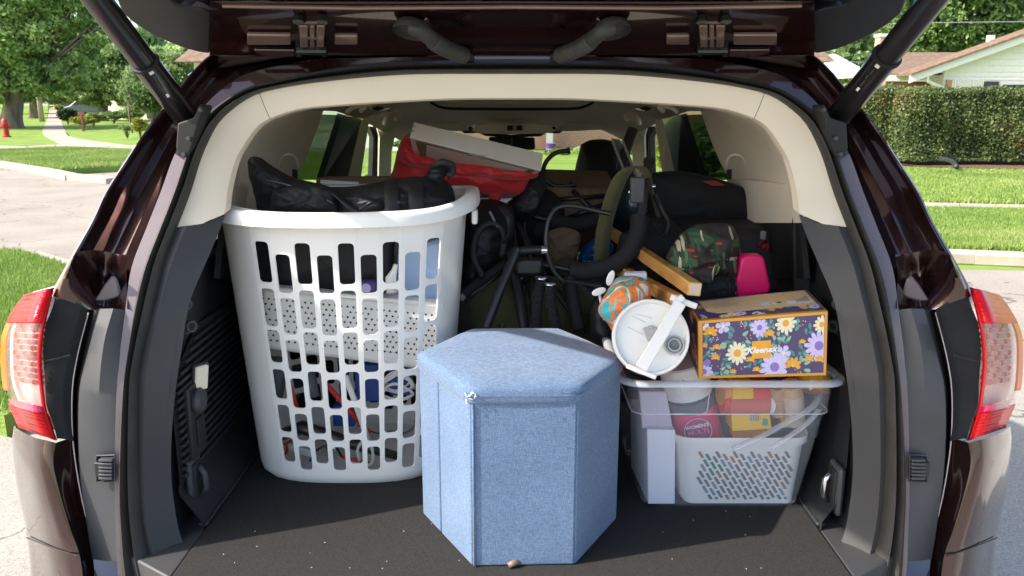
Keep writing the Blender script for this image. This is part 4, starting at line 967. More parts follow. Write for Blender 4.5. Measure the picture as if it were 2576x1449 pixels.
MB().prism([U(x, y, 2.28) for x, y in ((1230,345),(1345,347),(1347,374),(1340,377),(1236,374),(1228,368))], (0,.05,0)).obj('rear_view_mirror', MATS['black_matte'], car, bevel=.006, seg=3)
MB().box(U(1288,357,2.26), (.008,.03,.03)).obj('mirror_stem', MATS['grey_plastic'], car, bevel=.002)
# rear quarter surfaces between the pillar trim and the quarter glass
R = []
for k in range(13):
    t = 30+(57.4-30)*k/12
    a = A_.at(t, .13)
    w = k/12
    end = Vector((-(.522+.118*w**.9), 1.02-.06*w, 1.60-.265*w-.03*math.sin(w*3)))
    m1 = a.lerp(end, .35)+Vector((-.035*math.sin(w*2.5+.4),0,0)); m2 = a.lerp(end, .7)+Vector((-.03,0,0))
    R.append([a, m1, m2, end])
v, f = loft(R); both('quarter_trim', v, [q[::-1] for q in f], MATS['cream_cloth'], car, smooth=True)
# lower shelf of the quarter trim down to the dark wall
Q([(560,466,.33),(742,447,1.0),(735,560,1.0),(560,560,.33)], 'quarter_trim', MATS['cream_cloth'])
Q([(560,545,.34),(735,545,1.02),(735,700,1.02),(545,700,.30)], 'side_wall', MATS['dark_plastic'])
# quarter glass with its surround and the black rear pillar
Q([(800,288,1.12),(868,290,1.35),(818,452,1.35),(725,452,1.08)], 'quarter_glass', MATS['tint_glass'], th=.004)
Q([(856,287,1.27),(903,298,1.49),(866,455,1.49),(802,455,1.27)], 'door_pillar', MATS['black_metal'], th=.02)
Q([(893,298,1.5),(922,304,1.75),(900,455,1.75),(851,455,1.5)], 'door_pillar', MATS['cream_trim'], th=.02)
Q([(918,322,1.9),(940,318,2.1),(930,455,2.1),(902,455,1.9)], 'door_glass', MATS['car_glass'], th=.004)
Q([(924,318,1.98),(940,318,2.02),(946,340,2.02),(944,455,2.02),(930,455,1.98),(934,345,1.98)], 'door_seal', MATS['rubber'], th=.02)
Q([(936,300,2.1),(1000,310,2.2),(988,335,2.2),(978,380,2.2),(976,455,2.2),(945,455,2.1),(948,345,2.1)], 'front_pillar', MATS['cream_trim'], th=.03)
# roof side rail between header and front pillar
v, f = loft([[U(*p) for p in c] for c in ([(700,290,.45),(780,278,.8),(845,280,1.2),(895,296,1.5),(935,306,2.0),(1000,316,2.35)], [(800,262,.5),(860,262,.8),(905,264,1.2),(940,272,1.5),(985,285,1.9),(1040,300,2.3)])])
both('roof_rail_trim', v, [q[::-1] for q in f], MATS['cream_cloth'], car, smooth=True)
for s in (-1, 1):
    q = lambda x, y, Y: (lambda p: Vector((p.x*(-s), p.y, p.z)))(U(x, y, Y))
    MB().tube(crom([q(968,312,1.84), q(974,298,1.83), q(990,288,1.85), q(1001,292,1.86), q(996,304,1.86)], 14), .011, 10).obj('grab_handle', MATS['cream_trim'], car, smooth=True)
    rl = MB().prism([q(925,275,1.3), q(945,268,1.3), q(985,273,1.3), q(960,282,1.3)], (0,.01,.006)).obj('reading_lamp', MATS['chrome'], car, bevel=.002)
    MB().prism([q(937,275,1.295), q(950,271,1.295), q(966,274,1.295), q(952,279,1.295)], (0,.004,.004)).obj('lens', MATS['black_matte'], rl)
    MB().tube(crom([q(872,284,1.1), q(885,272,1.1), q(912,266,1.1), q(920,270,1.1), q(905,282,1.1)], 12), .007, 8).obj('grab_handle', MATS['cream_cloth'], car, smooth=True)
    # shoulder belt and its guide
    gd_ = MB().tube(crom([q(700,420,.82), q(708,396,.8), q(726,388,.8), q(745,398,.82), q(750,425,.84)], 12), .0035, 8).obj('belt_guide', MATS['cream_cloth'], car, smooth=True)
    bl = [q(x, y, Y) for x, y, Y in ((735,425,.80),(748,428,.80),(748,452,.78),(735,452,.78))]
    MB().prism(bl, (0,.004,0)).obj('seat_belt', MATS['black_matte'], car)
blt = [U(*p) for p in [(2040,490,.38),(2044,510,.36),(2022,540,.36),(2016,575,.36),(2018,900,.34)]]
mb = MB().tube(crom(blt, 20), .020, 8, flat=.12); mb.obj('seat_belt', MATS['black_matte'], car, smooth=True)
# windshield glass, dash, body shell for the views from the side
mesh('windshield', [Vector((-.62,2.75,1.42)), Vector((.62,2.75,1.42)), Vector((.70,3.45,1.02)), Vector((-.70,3.45,1.02))], [(0,1,2,3)], MATS['car_glass'], car)
MB().hexa([Vector((-.68,2.55,.7)), Vector((.68,2.55,.7)), Vector((.70,3.45,.7)), Vector((-.70,3.45,.7)), Vector((-.68,2.6,1.06)), Vector((.68,2.6,1.06)), Vector((.70,3.45,1.0)), Vector((-.70,3.45,1.0))]).obj('dashboard', MATS['black_matte'], car, bevel=.04, seg=4)
def bx_(s, x): return s*x
for s in (-1, 1):
    # lower side from the lamp to the nose
    sec = []
    for Y, w_, zt in ((.16,.86,1.14),(.35,.93,1.15),(1.0,.96,1.15),(2.0,.965,1.14),(3.2,.96,1.10),(4.1,.90,1.00),(4.55,.70,.85)):
        sec.append([Vector((s*(w_-.02), Y, .28)), Vector((s*w_, Y, .5)), Vector((s*w_, Y, .85)), Vector((s*(w_-.03), Y, zt)), Vector((s*(w_-.08), Y, zt+.02))])
    v, f = loft(sec); mesh('body_side', v, f if s > 0 else [q[::-1] for q in f], MATS['paint'], car, smooth=True)
    # rear pillar outer, roof rail
    oc = []
    for k in range(14):
        t = 52+(77-52)*k/13; p = F_.at(t, .012); p.x = -abs(p.x)
        oc.append([Vector((s*-p.x, p.y, p.z)), Vector((s*(-p.x+.004), p.y+.25, p.z)), Vector((s*(-p.x), p.y+.62, p.z-.0))])
    v, f = loft(oc); mesh('rear_pillar', v, f if s < 0 else [q[::-1] for q in f], MATS['paint'], car, smooth=True)
    for Y, wd in ((1.42,.10),(2.35,.12)):
        MB().hexa([Vector((s*.88,Y,1.15)), Vector((s*.86,Y,1.15)), Vector((s*.86,Y+wd,1.15)), Vector((s*.88,Y+wd,1.15)), Vector((s*.70,Y-.05,1.62)), Vector((s*.68,Y-.05,1.62)), Vector((s*.68,Y+wd-.05,1.62)), Vector((s*.70,Y+wd-.05,1.62))]).obj('door_pillar', MATS['black_metal'], car)
    for Y0, Y1 in ((.82,1.42),(1.52,2.35),(2.47,3.0)):
        tp = 1.60 if Y1 < 2.9 else 1.40
        mesh('side_glass', [Vector((s*.87,Y0,1.16)), Vector((s*.87,Y1 if Y1 < 2.9 else 3.35,1.14)), Vector((s*.70,Y1-.03,tp)), Vector((s*.69,Y0-.05,1.61))], [(0,1,2,3)], MATS['car_glass'] if Y0 > 1.45 else MATS['tint_glass'], car)
    for Y in (.95, 3.75):
        wh = MB().lathe([(.0,-.11),(.30,-.11),(.36,-.09),(.37,0),(.36,.09),(.30,.11),(0,.11)], (s*.86,Y,.37), (1,0,0), 32).obj('wheel', MATS['tyre'], car, smooth=True, sharp=50)
        MB().lathe([(0,.115*s),(.06,.12*s),(.22,.10*s),(.25,.118*s)], (s*.86,Y,.37), (1,0,0), 24).obj('rim', MATS['chrome'], wh, smooth=True)
rf = []
for Y, zc, w_ in ((.335,1.685,.62),(.6,1.735,.66),(1.2,1.755,.67),(1.9,1.73,.66),(2.5,1.63,.63),(2.78,1.50,.60)):
    rf.append([Vector((w_*a, Y, zc-.05*abs(a)**2.5)) for a in (-1.08,-1,-.8,-.4,0,.4,.8,1,1.08)])
v, f = loft(rf); mesh('roof', v, f, MATS['paint'], car, smooth=True)
hd_ = []
for Y, zc, w_ in ((3.4,1.06,.76),(3.7,1.07,.85),(4.2,1.0,.82),(4.55,.85,.70),(4.62,.6,.68),(4.55,.3,.68)):
    hd_.append([Vector((w_*a, Y, zc-.03*a*a)) for a in (-1,-.5,0,.5,1)])
v, f = loft(hd_); mesh('bonnet', v, f, MATS['paint'], car, smooth=True)
MB().box((0,2.1,.33),(1.7,4.3,.10)).obj('underbody', MATS['black_matte'], car)
for s in (-1, 1): MB().box((s*.905,1.7,1.10),(.03,2.6,.10)).obj('door_sill', MATS['black_matte'], car)
# seats
def seat(x, Y, label):
    t = MB()
    v, f = pillow([(x-48,355+8),(x-20,351),(x+25,353),(x+48,372),(x+60,420),(x+70,500),(x+72,640),(x-74,640),(x-72,500),(x-64,430)], Y, .11, None, mk=False, wr=.003, power=.35)
    return mesh('front_seat', v, f, MATS['seat_black'], car, smooth=True)
mat('seat_black', (.012,.011,.011), .6, var=.2, bump=.2, bscale=200)
seat(1510, 1.85, ''); seat(2576-1510, 1.95, '')
# ================================================================== THE LOAD
mat('white_plastic', (.86,.85,.82), .38, var=.03, scale=3, spec=.5, bump=.03, bscale=60)
mat('lid_plastic', (.80,.78,.74), .35, var=.03)
mat('black_nylon', (.010,.0105,.013), .55, var=.2, scale=30, bump=.35, bscale=500, bdist=.001, spec=.4, sheen=.0, fold=.6, fscale=6)
mat('black_deep', (.007,.007,.009), .75, var=.2, scale=30, bump=.3, bscale=300)
mat('red_cloth', (.46,.008,.012), .6, var=.15, scale=14, bump=.3, bscale=300, bdist=.001, sheen=.2, fold=.55, fscale=9)
mat('dark_grey', (.09,.09,.095), .5); mat('mid_grey', (.24,.24,.25), .5); mat('pale_blue', (.30,.42,.66), .5, var=.04)
mat('red_plastic', (.55,.02,.02), .35); mat('blue_plastic', (.02,.06,.28), .45); mat('purple', (.10,.06,.25), .5); mat('lilac', (.5,.45,.68), .5)
mat('cable_white', (.62,.60,.56), .5)
mat('white_thin', (.93,.91,.87), .4, var=.03, scale=3, bump=.03, bscale=60); translucent('white_thin', .16, (.9,.88,.84))
def fabric(name, c1, c2):
    m = mat(name, c1, .9, col2=c2, scale=9, spec=.2, sheen=.2); nt = m.node_tree; p = nt.nodes['Principled BSDF']
    src = p.inputs['Base Color'].links[0].from_socket; tc = nd(nt, 'ShaderNodeTexCoord')
    last = src
    hts = []
    for st in ((1100, 1100, 110), (110, 110, 1100), (500, 500, 500)):
        mp = nd(nt, 'ShaderNodeMapping'); mp.inputs['Scale'].default_value = st; nt.links.new(tc.outputs['Object'], mp.inputs[0])
        nz = nd(nt, 'ShaderNodeTexNoise'); nz.inputs['Scale'].default_value = 1; nz.inputs['Detail'].default_value = 2; nt.links.new(mp.outputs[0], nz.inputs['Vector'])
        mr = nd(nt, 'ShaderNodeMapRange'); mr.inputs['From Min'].default_value = .32; mr.inputs['From Max'].default_value = .68; mr.inputs['To Min'].default_value = .82; mr.inputs['To Max'].default_value = 1.2
        nt.links.new(nz.outputs['Fac'], mr.inputs[0])
        mu = nd(nt, 'ShaderNodeVectorMath', operation='SCALE'); nt.links.new(last, mu.inputs[0]); nt.links.new(mr.outputs[0], mu.inputs['Scale']); last = mu.outputs[0]; hts.append(nz)
    nt.links.new(last, p.inputs['Base Color'])
    bp = nd(nt, 'ShaderNodeBump'); bp.inputs['Strength'].default_value = .35; bp.inputs['Distance'].default_value = .0012
    nt.links.new(hts[0].outputs['Fac'], bp.inputs['Height']); nt.links.new(bp.outputs[0], p.inputs['Normal']); return m
fabric('denim', (.098,.152,.25), (.122,.182,.288))
fabric('olive_web', (.075,.07,.028), (.115,.105,.05))

# ------------------------------------------------------------------ laundry basket
pb = Z(881, 1220, FZ)
BX, BY, BZ0, BH = -.364, .405, FZ+.001, .60
def bas_W(v): return .211 + .051*v
def bas_D(v): return .162 - .010*v
NC = 38
_N = 3.6
def se(th):
    c, s = math.cos(th), math.sin(th)
    return Vector((math.copysign(abs(c)**(2/_N), c), math.copysign(abs(s)**(2/_N), s)))
_tab = []; _L = 0; pr = None
for i in range(2881):
    th = -math.pi/2 + 2*math.pi*i/2880; e = se(th); e2 = Vector((e.x*.22, e.y*.19))
    if pr is not None: _L += (e2-pr).length
    _tab.append((_L, e)); pr = e2
def per(u):   # unit outline by arc length, u=0 at the front centre
    s = (u % 1.0)*_L; lo, hi = 0, 2880
    while hi-lo > 1:
        m_ = (lo+hi)//2
        if _tab[m_][0] <= s: lo = m_
        else: hi = m_
    a, b = _tab[lo], _tab[hi]; q = (s-a[0])/max(1e-9, b[0]-a[0]); return a[1].lerp(b[1], q)
def bpt(u, v, out=0):
    e0 = per(u+.8/NC if v <= 1 and not out else u); k_ = min(1, max(0, (1-v)/.25)); ex = 1/(1+.55*k_+.25*k_*(1-v))
    e = e0
    sh = 1 - .055*max(0, (.035-v)/.035)**2
    p = Vector((BX + e.x*(bas_W(v)*sh+out), BY + e.y*(bas_D(v)*sh+out) + math.copysign((.014+.055*v)*(1-e.x*e.x), e.y)*min(1, abs(e.y)*3), BZ0+BH*v)); return p
def vz(py):
    for i in range(4): pass
    y = .25
    for _ in range(6):
        z = U(873, py, y).z; v = (z-BZ0)/BH; y = BY-bas_D(v)-(.014+.055*v)
    return v
odd = [(612,716),(731,826),(836,918),(935,1009),(1024,1092),(1105,1166)]
even = [(642,739),(752,843),(857,938),(954,1029),(1043,1110),(1124,1183)]
bk = thing('laundry_basket', 'tall white plastic laundry basket with rows of slots, piled with a black bag', 'laundry basket', (BX,BY,FZ))
mb = MB()
def addtile(u0, u1, v0, v1, hu0=None, hu1=None, hv0=None, hv1=None):
    if hu0 is None:
        mb.add([bpt(u0,v0), bpt(u1,v0), bpt(u1,v1), bpt(u0,v1)], [(0,1,2,3)]); return
    ru = (hu1-hu0)*.27; rv = ru*_L/BH
    cs = []
    for (cu, cv, a0) in ((hu0+ru,hv0+rv,180),(hu1-ru,hv0+rv,270),(hu1-ru,hv1-rv,0),(hu0+ru,hv1-rv,90)):
        for k in range(4):
            a = math.radians(a0+30*k); cs.append((cu+ru*math.cos(a), cv+rv*math.sin(a)))
    V = [bpt(u0,v0), bpt(u1,v0), bpt(u1,v1), bpt(u0,v1)] + [bpt(*c) for c in cs]
    F = []
    for c in range(4):
        b = 4+4*c
        for k in range(3): F.append((c, b+k+1, b+k))
        nb = 4+4*((c+1) % 4); F.append((c, (c+1) % 4, nb, b+3))
    mb.add(V, F)
holesets = {}
for c in range(NC):
    cc = c if c <= NC//2 else c-NC
    ac = abs(cc)
    u0, u1 = (cc-.5)/NC, (cc+.5)/NC
    hole = ac <= 4 or ac >= 15
    rows_ = [(vz(b), vz(a)) for a, b in (odd if cc % 2 == 0 else even)]
    if not hole:
        vs_ = [0,.01,.02,.035,.08,.3,.6,.9,1.0]
        for i in range(len(vs_)-1): addtile(u0, u1, vs_[i], vs_[i+1])
        continue
    rows_ = sorted(rows_)
    lo = 0
    for a in (0,.01,.02,.035):
        pass
    vs_ = [0,.01,.02,.035]
    for i in range(3): addtile(u0, u1, vs_[i], vs_[i+1])
    bounds = [.035] + [(rows_[i][1]+rows_[i+1][0])/2 for i in range(5)] + [rows_[5][1]+.012]
    for i in range(6):
        hw = .5*.73/NC
        addtile(u0, u1, bounds[i], bounds[i+1], cc/NC-hw, cc/NC+hw, rows_[i][0], rows_[i][1])
    tp = [bounds[6], (bounds[6]+1)/2, 1.0]
    for i in range(2): addtile(u0, u1, tp[i], tp[i+1])
o = mesh('body', mb.v, mb.f, MATS['white_thin'], bk)
bm = bmesh.new(); bm.from_mesh(o.data); bmesh.ops.remove_doubles(bm, verts=bm.verts, dist=.0004); bmesh.ops.recalc_face_normals(bm, faces=bm.faces); bm.to_mesh(o.data); bm.free()
o.data.polygons.foreach_set('use_smooth', [True]*len(o.data.polygons)); o.data.set_sharp_from_angle(angle=math.radians(50))
solid(o, .0032, 0); es = o.modifiers.new('edges', 'EDGE_SPLIT'); es.split_angle = math.radians(35)
mesh('base', [bpt(k/60, 0) for k in range(60)], [tuple(range(60))], MATS['white_plastic'], bk)
pf = [(-.002,-.004),(.006,.0),(.018,.003),(.026,.0),(.029,-.008),(.030,-.026),(.026,-.027),(.024,-.010),(.012,-.006),(.002,-.012)]
R = []
for k in range(120):
    u = k/120; e = per(u); rise = .018*abs(e.x)**6 + .006*max(0, e.y)**2
    R.append([bpt(u, 1, a)+Vector((0,0,b+rise)) for a, b in pf])
v, f = loft(R+[R[0]]); f = [q[::-1] for q in f]
mesh('rim', v, f, MATS['white_plastic'], bk, smooth=True, sharp=60)
R = []
for k in range(121):
    u = k/120; e = per(u); rise = .018*abs(e.x)**6 + .006*max(0, e.y)**2
    R.append([bpt(u, .975, .0), bpt(u, 1, 0)+Vector((0,0,rise))])
v, f = loft(R); mesh('collar', v, f, MATS['white_plastic'], bk, smooth=True)
for s in (-1, 1):
    a = bpt(.25 if s > 0 else .75, 1, .022)
    MB().box(a+Vector((0,-.06,-.03)), (.012,.04,.03)).obj('rib', MATS['white_plastic'], bk, bevel=.004)

# things inside the basket
org = thing('organizer_basket', 'white storage basket with triangular holes, wedged askew inside the laundry basket', 'storage basket', (BX,BY,FZ+.3))
OY = .284
A, B, C, D = U(655,722,OY), U(1112,768,OY), U(1104,938,OY), U(664,880,OY)
dp = Vector((0,.16,.0))
MB().hexa([D, C, B, A, D+dp, C+dp, B+dp, A+dp]).obj('body', MATS['white_thin'], org, bevel=.012, seg=3)
MB().tube([A+Vector((-.004,-.004,0)), B+Vector((.004,-.004,0))], .005, 8).obj('rim', MATS['white_thin'], org, smooth=True)
tb = MB(); ex = (B-A); ey = (D-A)
for r in range(9):
    for c in range(30):
        if (r+c) % 5 == 4 and r % 2: continue
        cx, cy = (c+.5+(.25 if r % 2 else -.2))/30, .13+(r+.5)/9*.74
        ctr = A+ex*cx+ey*cy+Vector((0,-.0012,0)); a0 = ((r*7+c*13) % 4)*math.pi/2
        tri = [ctr+Vector((math.cos(a0+q)*.0036, 0, math.sin(a0+q)*.0036)) for q in (0, 2.09, 4.19)]
        tb.add(tri, [(0,2,1)])
tb.obj('hole_pattern', MATS['black_deep'], org, kind='stuff')
pbx = MB().hexa([U(995,790,.33), U(1112,790,.33), U(1116,600,.33), U(1000,625,.33)] + [p+Vector((0,.1,0)) for p in (U(995,790,.33), U(1112,790,.33), U(1116,600,.33), U(1000,625,.33))]).obj('plastic_tub', MATS['pale_blue'], bevel=.01)
tag(pbx, 'light blue plastic tub behind the upper right slots of the laundry basket', 'tub')
mb = MB(); 
for i in range(9): mb.tube([U(1016+i*10,745,.328), U(1014+i*10,790,.328)], .0012, 5)
mb.obj('rib', MATS['lilac'], pbx, kind='stuff')
def simple(name, label, cat, mbx, m, **kw):
    o = mbx.obj(name, m, **kw); return tag(o, label, cat)
v, f = pillow([(640,560),(700,520),(850,510),(985,540),(990,640),(985,735),(900,745),(760,730),(655,715)], .36, .06, None, mk=False, wr=.004)
tag(mesh('bag', v, f, MATS['black_nylon'], smooth=True), 'black fabric pouch behind the upper left slots of the laundry basket', 'pouch')
simple('soap_bottle', 'white bottle lying behind the seventh upper slot of the laundry basket', 'bottle', MB().tube([U(985,735,.30), U(983,700,.30), U(992,680,.30), U(996,665,.30)], [.012,.012,.006,.005], 12), MATS['white_plastic'], smooth=True)
simple('purple_case', 'purple case with a pale end behind the sixth upper slot of the laundry basket', 'case', MB().box(U(926,722,.30), (.035,.03,.03)), MATS['purple'], bevel=.006)
MB().lathe([(.0,.0),(.009,0),(.010,.003),(0,.004)], U(922,724,.282), (0,-1,0), 16).obj('end_cap', MATS['lilac'], bpy.data.objects['purple_case'])
simple('curling_iron', 'black curling iron leaning low inside the laundry basket', 'curling iron', MB().tube([U(690,1100,.32), U(760,1075,.30), U(900,1120,.29), U(1010,1150,.29)], [.014,.016,.013,.009], 12), MATS['black_metal'], smooth=True)
simple('hair_straightener', 'dark grey hair straightener standing in the lower left of the laundry basket', 'hair straightener', MB().tube([U(690,1010,.31), U(705,900,.33)], [.018,.02], 12).tube([U(790,1000,.30), U(775,930,.32)], .014, 12), MATS['dark_grey'], smooth=True)
simple('red_umbrella', 'thin red folded umbrella leaning diagonally inside the laundry basket', 'umbrella', MB().tube([U(820,965,.30), U(930,1090,.295)], .0055, 10).tube([U(722,945,.30), U(748,1030,.295)], .005, 10).tube([U(930,1165,.29), U(860,1150,.29)], .004, 8), MATS['red_plastic'], smooth=True)
simple('hanger', 'white plastic hanger bar standing diagonally inside the laundry basket', 'hanger', MB().tube([U(868,945,.292), U(893,1010,.288), U(925,1105,.285)], .007, 10), MATS['white_plastic'], smooth=True)
simple('blue_box', 'dark blue box behind the middle lower slots of the laundry basket', 'box', MB().box(U(930,955,.38), (.06,.05,.09)).box(U(1010,950,.38), (.05,.05,.07)).box(U(868,1040,.38), (.05,.04,.05)), MATS['blue_plastic'], bevel=.004)
cl = MB(); rnd = random.Random(5)
for i in range(7):
    x0, y0 = 960+rnd.uniform(-6,6), 975+rnd.uniform(-14,14)
    pts = [U(x0, y0, .29), U(x0+22, y0-18+rnd.uniform(-8,8), .283), U(x0+50, y0-20+rnd.uniform(-10,10), .285), U(x0+75, y0+rnd.uniform(-6,16), .29), U(x0+40, y0+22, .30), U(x0+4, y0+14, .295)]
    cl.tube(crom(pts, 26), .0024, 6)
simple('cable_coil', 'coiled white cable behind the lower right slots of the laundry basket', 'cable', cl, MATS['cable_white'], smooth=True)
cl = MB()
cl.tube(crom([U(1045,1040,.30), U(1040,1075,.29), U(1015,1090,.29), U(985,1085,.30), U(950,1090,.30), U(900,1070,.30)], 30), .0018, 6).tube(crom([U(780,1160,.29), U(800,1130,.285), U(840,1120,.285), U(860,1150,.29)], 20), .0028, 6)
simple('power_cord', 'thin black power cord looping in the bottom of the laundry basket', 'cord', cl, MATS['black_metal'], smooth=True)
cl = MB().tube(crom([U(905,1160,.285), U(900,1130,.28), U(915,1110,.28), U(935,1125,.28), U(938,1160,.285), U(920,1175,.285)], 24), .004, 8)
simple('adapter_cable', 'thick white cable loop at the bottom centre of the laundry basket', 'cable', cl, MATS['cable_white'], smooth=True)
simple('white_stick', 'pale grey flat stick at the bottom left of the laundry basket', 'stick', MB().box(U(750,1130,.31), (.07,.01,.018), rot=Matrix.Rotation(.35,3,'Y')), MATS['cable_white'], bevel=.003)
simple('scissors', 'red-handled scissors at the bottom left of the laundry basket', 'scissors', MB().tube(crom([U(705,1155,.30), U(700,1130,.30), U(715,1115,.30), U(722,1135,.30), U(705,1155,.30)], 16), .003, 6).tube([U(722,1115,.30), U(770,1080,.30)], .003, 6), MATS['red_plastic'], smooth=True)
simple('metal_clip', 'shiny metal clip lying at the bottom of the laundry basket', 'clip', MB().tube(crom([U(822,1130,.29), U(838,1125,.288), U(850,1140,.29)], 8), .004, 8), MATS['chrome'], smooth=True)

# black bag on the basket, drawn as overlapping folds
bb = thing('duffel_bag', 'black nylon bag with straps heaped on top of the white laundry basket', 'bag', U(880,540,.42))
def pl_part(name, outl, Y, depth, m, parent, **kw):
    v, f = pillow(outl, Y, depth, None, mk=False, **kw); return mesh(name, v, f, MATS[m], parent, smooth=True)
pl_part('bag_body', [(655,470),(700,452),(790,470),(900,470),(1000,450),(1090,445),(1132,470),(1146,510),(1150,580),(900,600),(680,590),(650,540)], .42, .12, 'black_nylon', bb, wr=.016, ws=10, seed=2)
pl_part('fold', [(625,406),(630,397),(642,396),(675,414),(730,440),(790,458),(835,476),(868,505),(880,545),(760,560),(665,545),(646,495),(630,440)], .36, .035, 'black_nylon', bb, wr=.013, ws=12, seed=4, power=.3)
pl_part('pocket', [(690,475),(760,462),(830,470),(848,500),(840,535),(700,530),(682,505)], .305, .03, 'black_nylon', bb, wr=.006, ws=18, seed=5)
pl_part('fold', [(845,486),(900,466),(970,456),(1030,446),(1075,444),(1105,458),(1130,495),(1146,548),(860,555)], .36, .06, 'black_nylon', bb, wr=.016, ws=11, seed=6, power=.4)
pl_part('fold', [(1062,452),(1088,415),(1110,403),(1130,408),(1142,430),(1120,445),(1112,470),(1080,480)], .40, .05, 'black_nylon', bb, wr=.008, ws=18, seed=7)
for pts in ([(990,455,.33),(985,490,.285),(990,540,.27)], [(1048,455,.33),(1046,490,.285),(1050,545,.27)]):
    MB().tube(crom([U(*p) for p in pts], 14), .017, 8, flat=.25).obj('strap', MATS['black_nylon'], bb, smooth=True)
MB().tube(crom([U(*p) for p in [(800,465,.33),(840,485,.30),(880,520,.29),(920,545,.29)]], 14), .010, 8, flat=.35).obj('strap', MATS['black_nylon'], bb, smooth=True)
MB().tube(crom([U(*p) for p in [(1088,420,.36),(1110,408,.34),(1136,414,.35),(1140,432,.36),(1128,442,.35)]], 14), .007, 8).obj('buckle', MATS['black_matte'], bb, smooth=True)

MB().tube(crom([U(*p) for p in [(668,452,.315),(720,464,.30),(790,486,.29),(838,512,.28)]], 20), .0016, 6).obj('zip', MATS['dark_grey'], bb, smooth=True)
# flat cartons behind the basket
MB_ = MB().hexa([U(795,470,.80), U(1010,462,.80), U(1010,446,.80), U(795,448,.80), U(795,470,.95), U(1010,462,.95), U(1010,442,.95), U(820,444,.95)])
mat('cardboard', (.27,.17,.09), .85, var=.15, scale=5); mat('cardboard_dark', (.13,.078,.045), .85, var=.15)
simple('cardboard_box', 'flat cardboard carton edge showing behind the black bag on the left', 'box', MB_, MATS['cardboard'], bevel=.003)
simple('paper_stack', 'white flat box end between the black bag and the cardboard carton', 'box', MB().hexa([U(800,500,.68), U(905,500,.68), U(902,458,.68), U(806,452,.68), U(800,500,.76), U(905,500,.76), U(902,458,.76), U(806,452,.76)]), MATS['white_plastic'], bevel=.002)
# red bag
rb = thing('red_bag', 'bright red crumpled fabric bag under the tilted white box', 'bag', U(1180,460,.72))
pl_part('bag_body', [(1000,380),(1012,350),(1030,338),(1060,372),(1130,395),(1240,418),(1352,425),(1362,450),(1348,474),(1310,490),(1262,500),(1215,492),(1150,470),(1060,460),(985,452),(990,425)], .74, .11, 'red_cloth', rb, wr=.014, ws=9, seed=11)
pl_part('fold', [(1002,380),(1012,352),(1030,346),(1060,372),(1120,408),(1108,425),(1050,420),(1012,408)], .66, .04, 'red_cloth', rb, wr=.008, ws=16, seed=12)
pl_part('fold', [(1130,415),(1200,408),(1290,432),(1350,430),(1345,448),(1280,452),(1200,440),(1140,432)], .63, .03, 'red_cloth', rb, wr=.008, ws=18, seed=13)
pl_part('fold', [(1225,495),(1240,488),(1262,492),(1256,506),(1238,508)], .66, .02, 'red_cloth', rb, wr=.004, ws=30, seed=14)
# tilted white box
wb = thing('white_box', 'long white shallow box lying tilted on the red bag', 'box', U(1200,370,.6))
A, B, C, D = U(1041,307,.58), U(1366,386,.60), U(1361,430,.55), U(1030,346,.53); E_, F2 = U(1045,398,.66), U(1336,446,.68)
MB().hexa([A, B, C, D, A+(E_-D), B+(F2-C), F2, E_]).obj('shell', MATS['cream_box'] if 'cream_box' in MATS else mat('cream_box', (.62,.56,.48), .45, var=.03), wb, bevel=.0015)
def off4(P, t, ins):   # inset quad set proud of a face by t
    n = (P[1]-P[0]).cross(P[3]-P[0]).normalized(); c = sum(P, Vector())/4
    if n.dot(Vector((0,CAMY,CAMZ))-c) < 0: n = -n
    return [p+(c-p)*ins+n*t for p in P]
mb = MB(); P4 = [D, C, F2, E_]; n_ = off4(P4, .002, 0); 
ins = [D.lerp(C,.045).lerp(E_,.05), C.lerp(D,.045).lerp(F2,.05), F2.lerp(E_,.05), E_.lerp(F2,.05)]
sh = (n_[0]-P4[0])
mesh('hardboard_panel', [p+sh for p in ins], [(0,1,2,3)], mat('hardboard', (.20,.12,.07), .7, var=.1), wb)
for (a, b) in ((.03,.3),(.03,.6)):
    p = A.lerp(D, b).lerp(B, a*.4); MB().lathe([(0,.001),(.0016,.001),(.0016,0)], p+Vector((0,-.001,.001)), (0,-1,.4), 8).obj('peg_hole', MATS['black_deep'], wb)
p = D.lerp(C,.5); MB().tube([p+Vector((-.02,-.004,.0)), p+Vector((.02,-.004,-.005))], .0022, 8).obj('latch', MATS['chrome'], wb)

# ------------------------------------------------------------------ hexagonal ottoman
ot = thing('ottoman', 'light blue denim-cloth hexagonal storage ottoman with a padded lid at the tailgate edge', 'ottoman', Z(1310,1360,FZ))
fl_, fr_ = Z(1188,1426,FZ), Z(1447,1422,FZ); ml, mr_ = Z(1063,1292,FZ), Z(1552,1305,FZ)
ctr = (ml+mr_)/2; bl_, br2 = 2*ctr-fr_, 2*ctr-fl_
foot = [fl_, fr_, mr_, br2, bl_, ml]
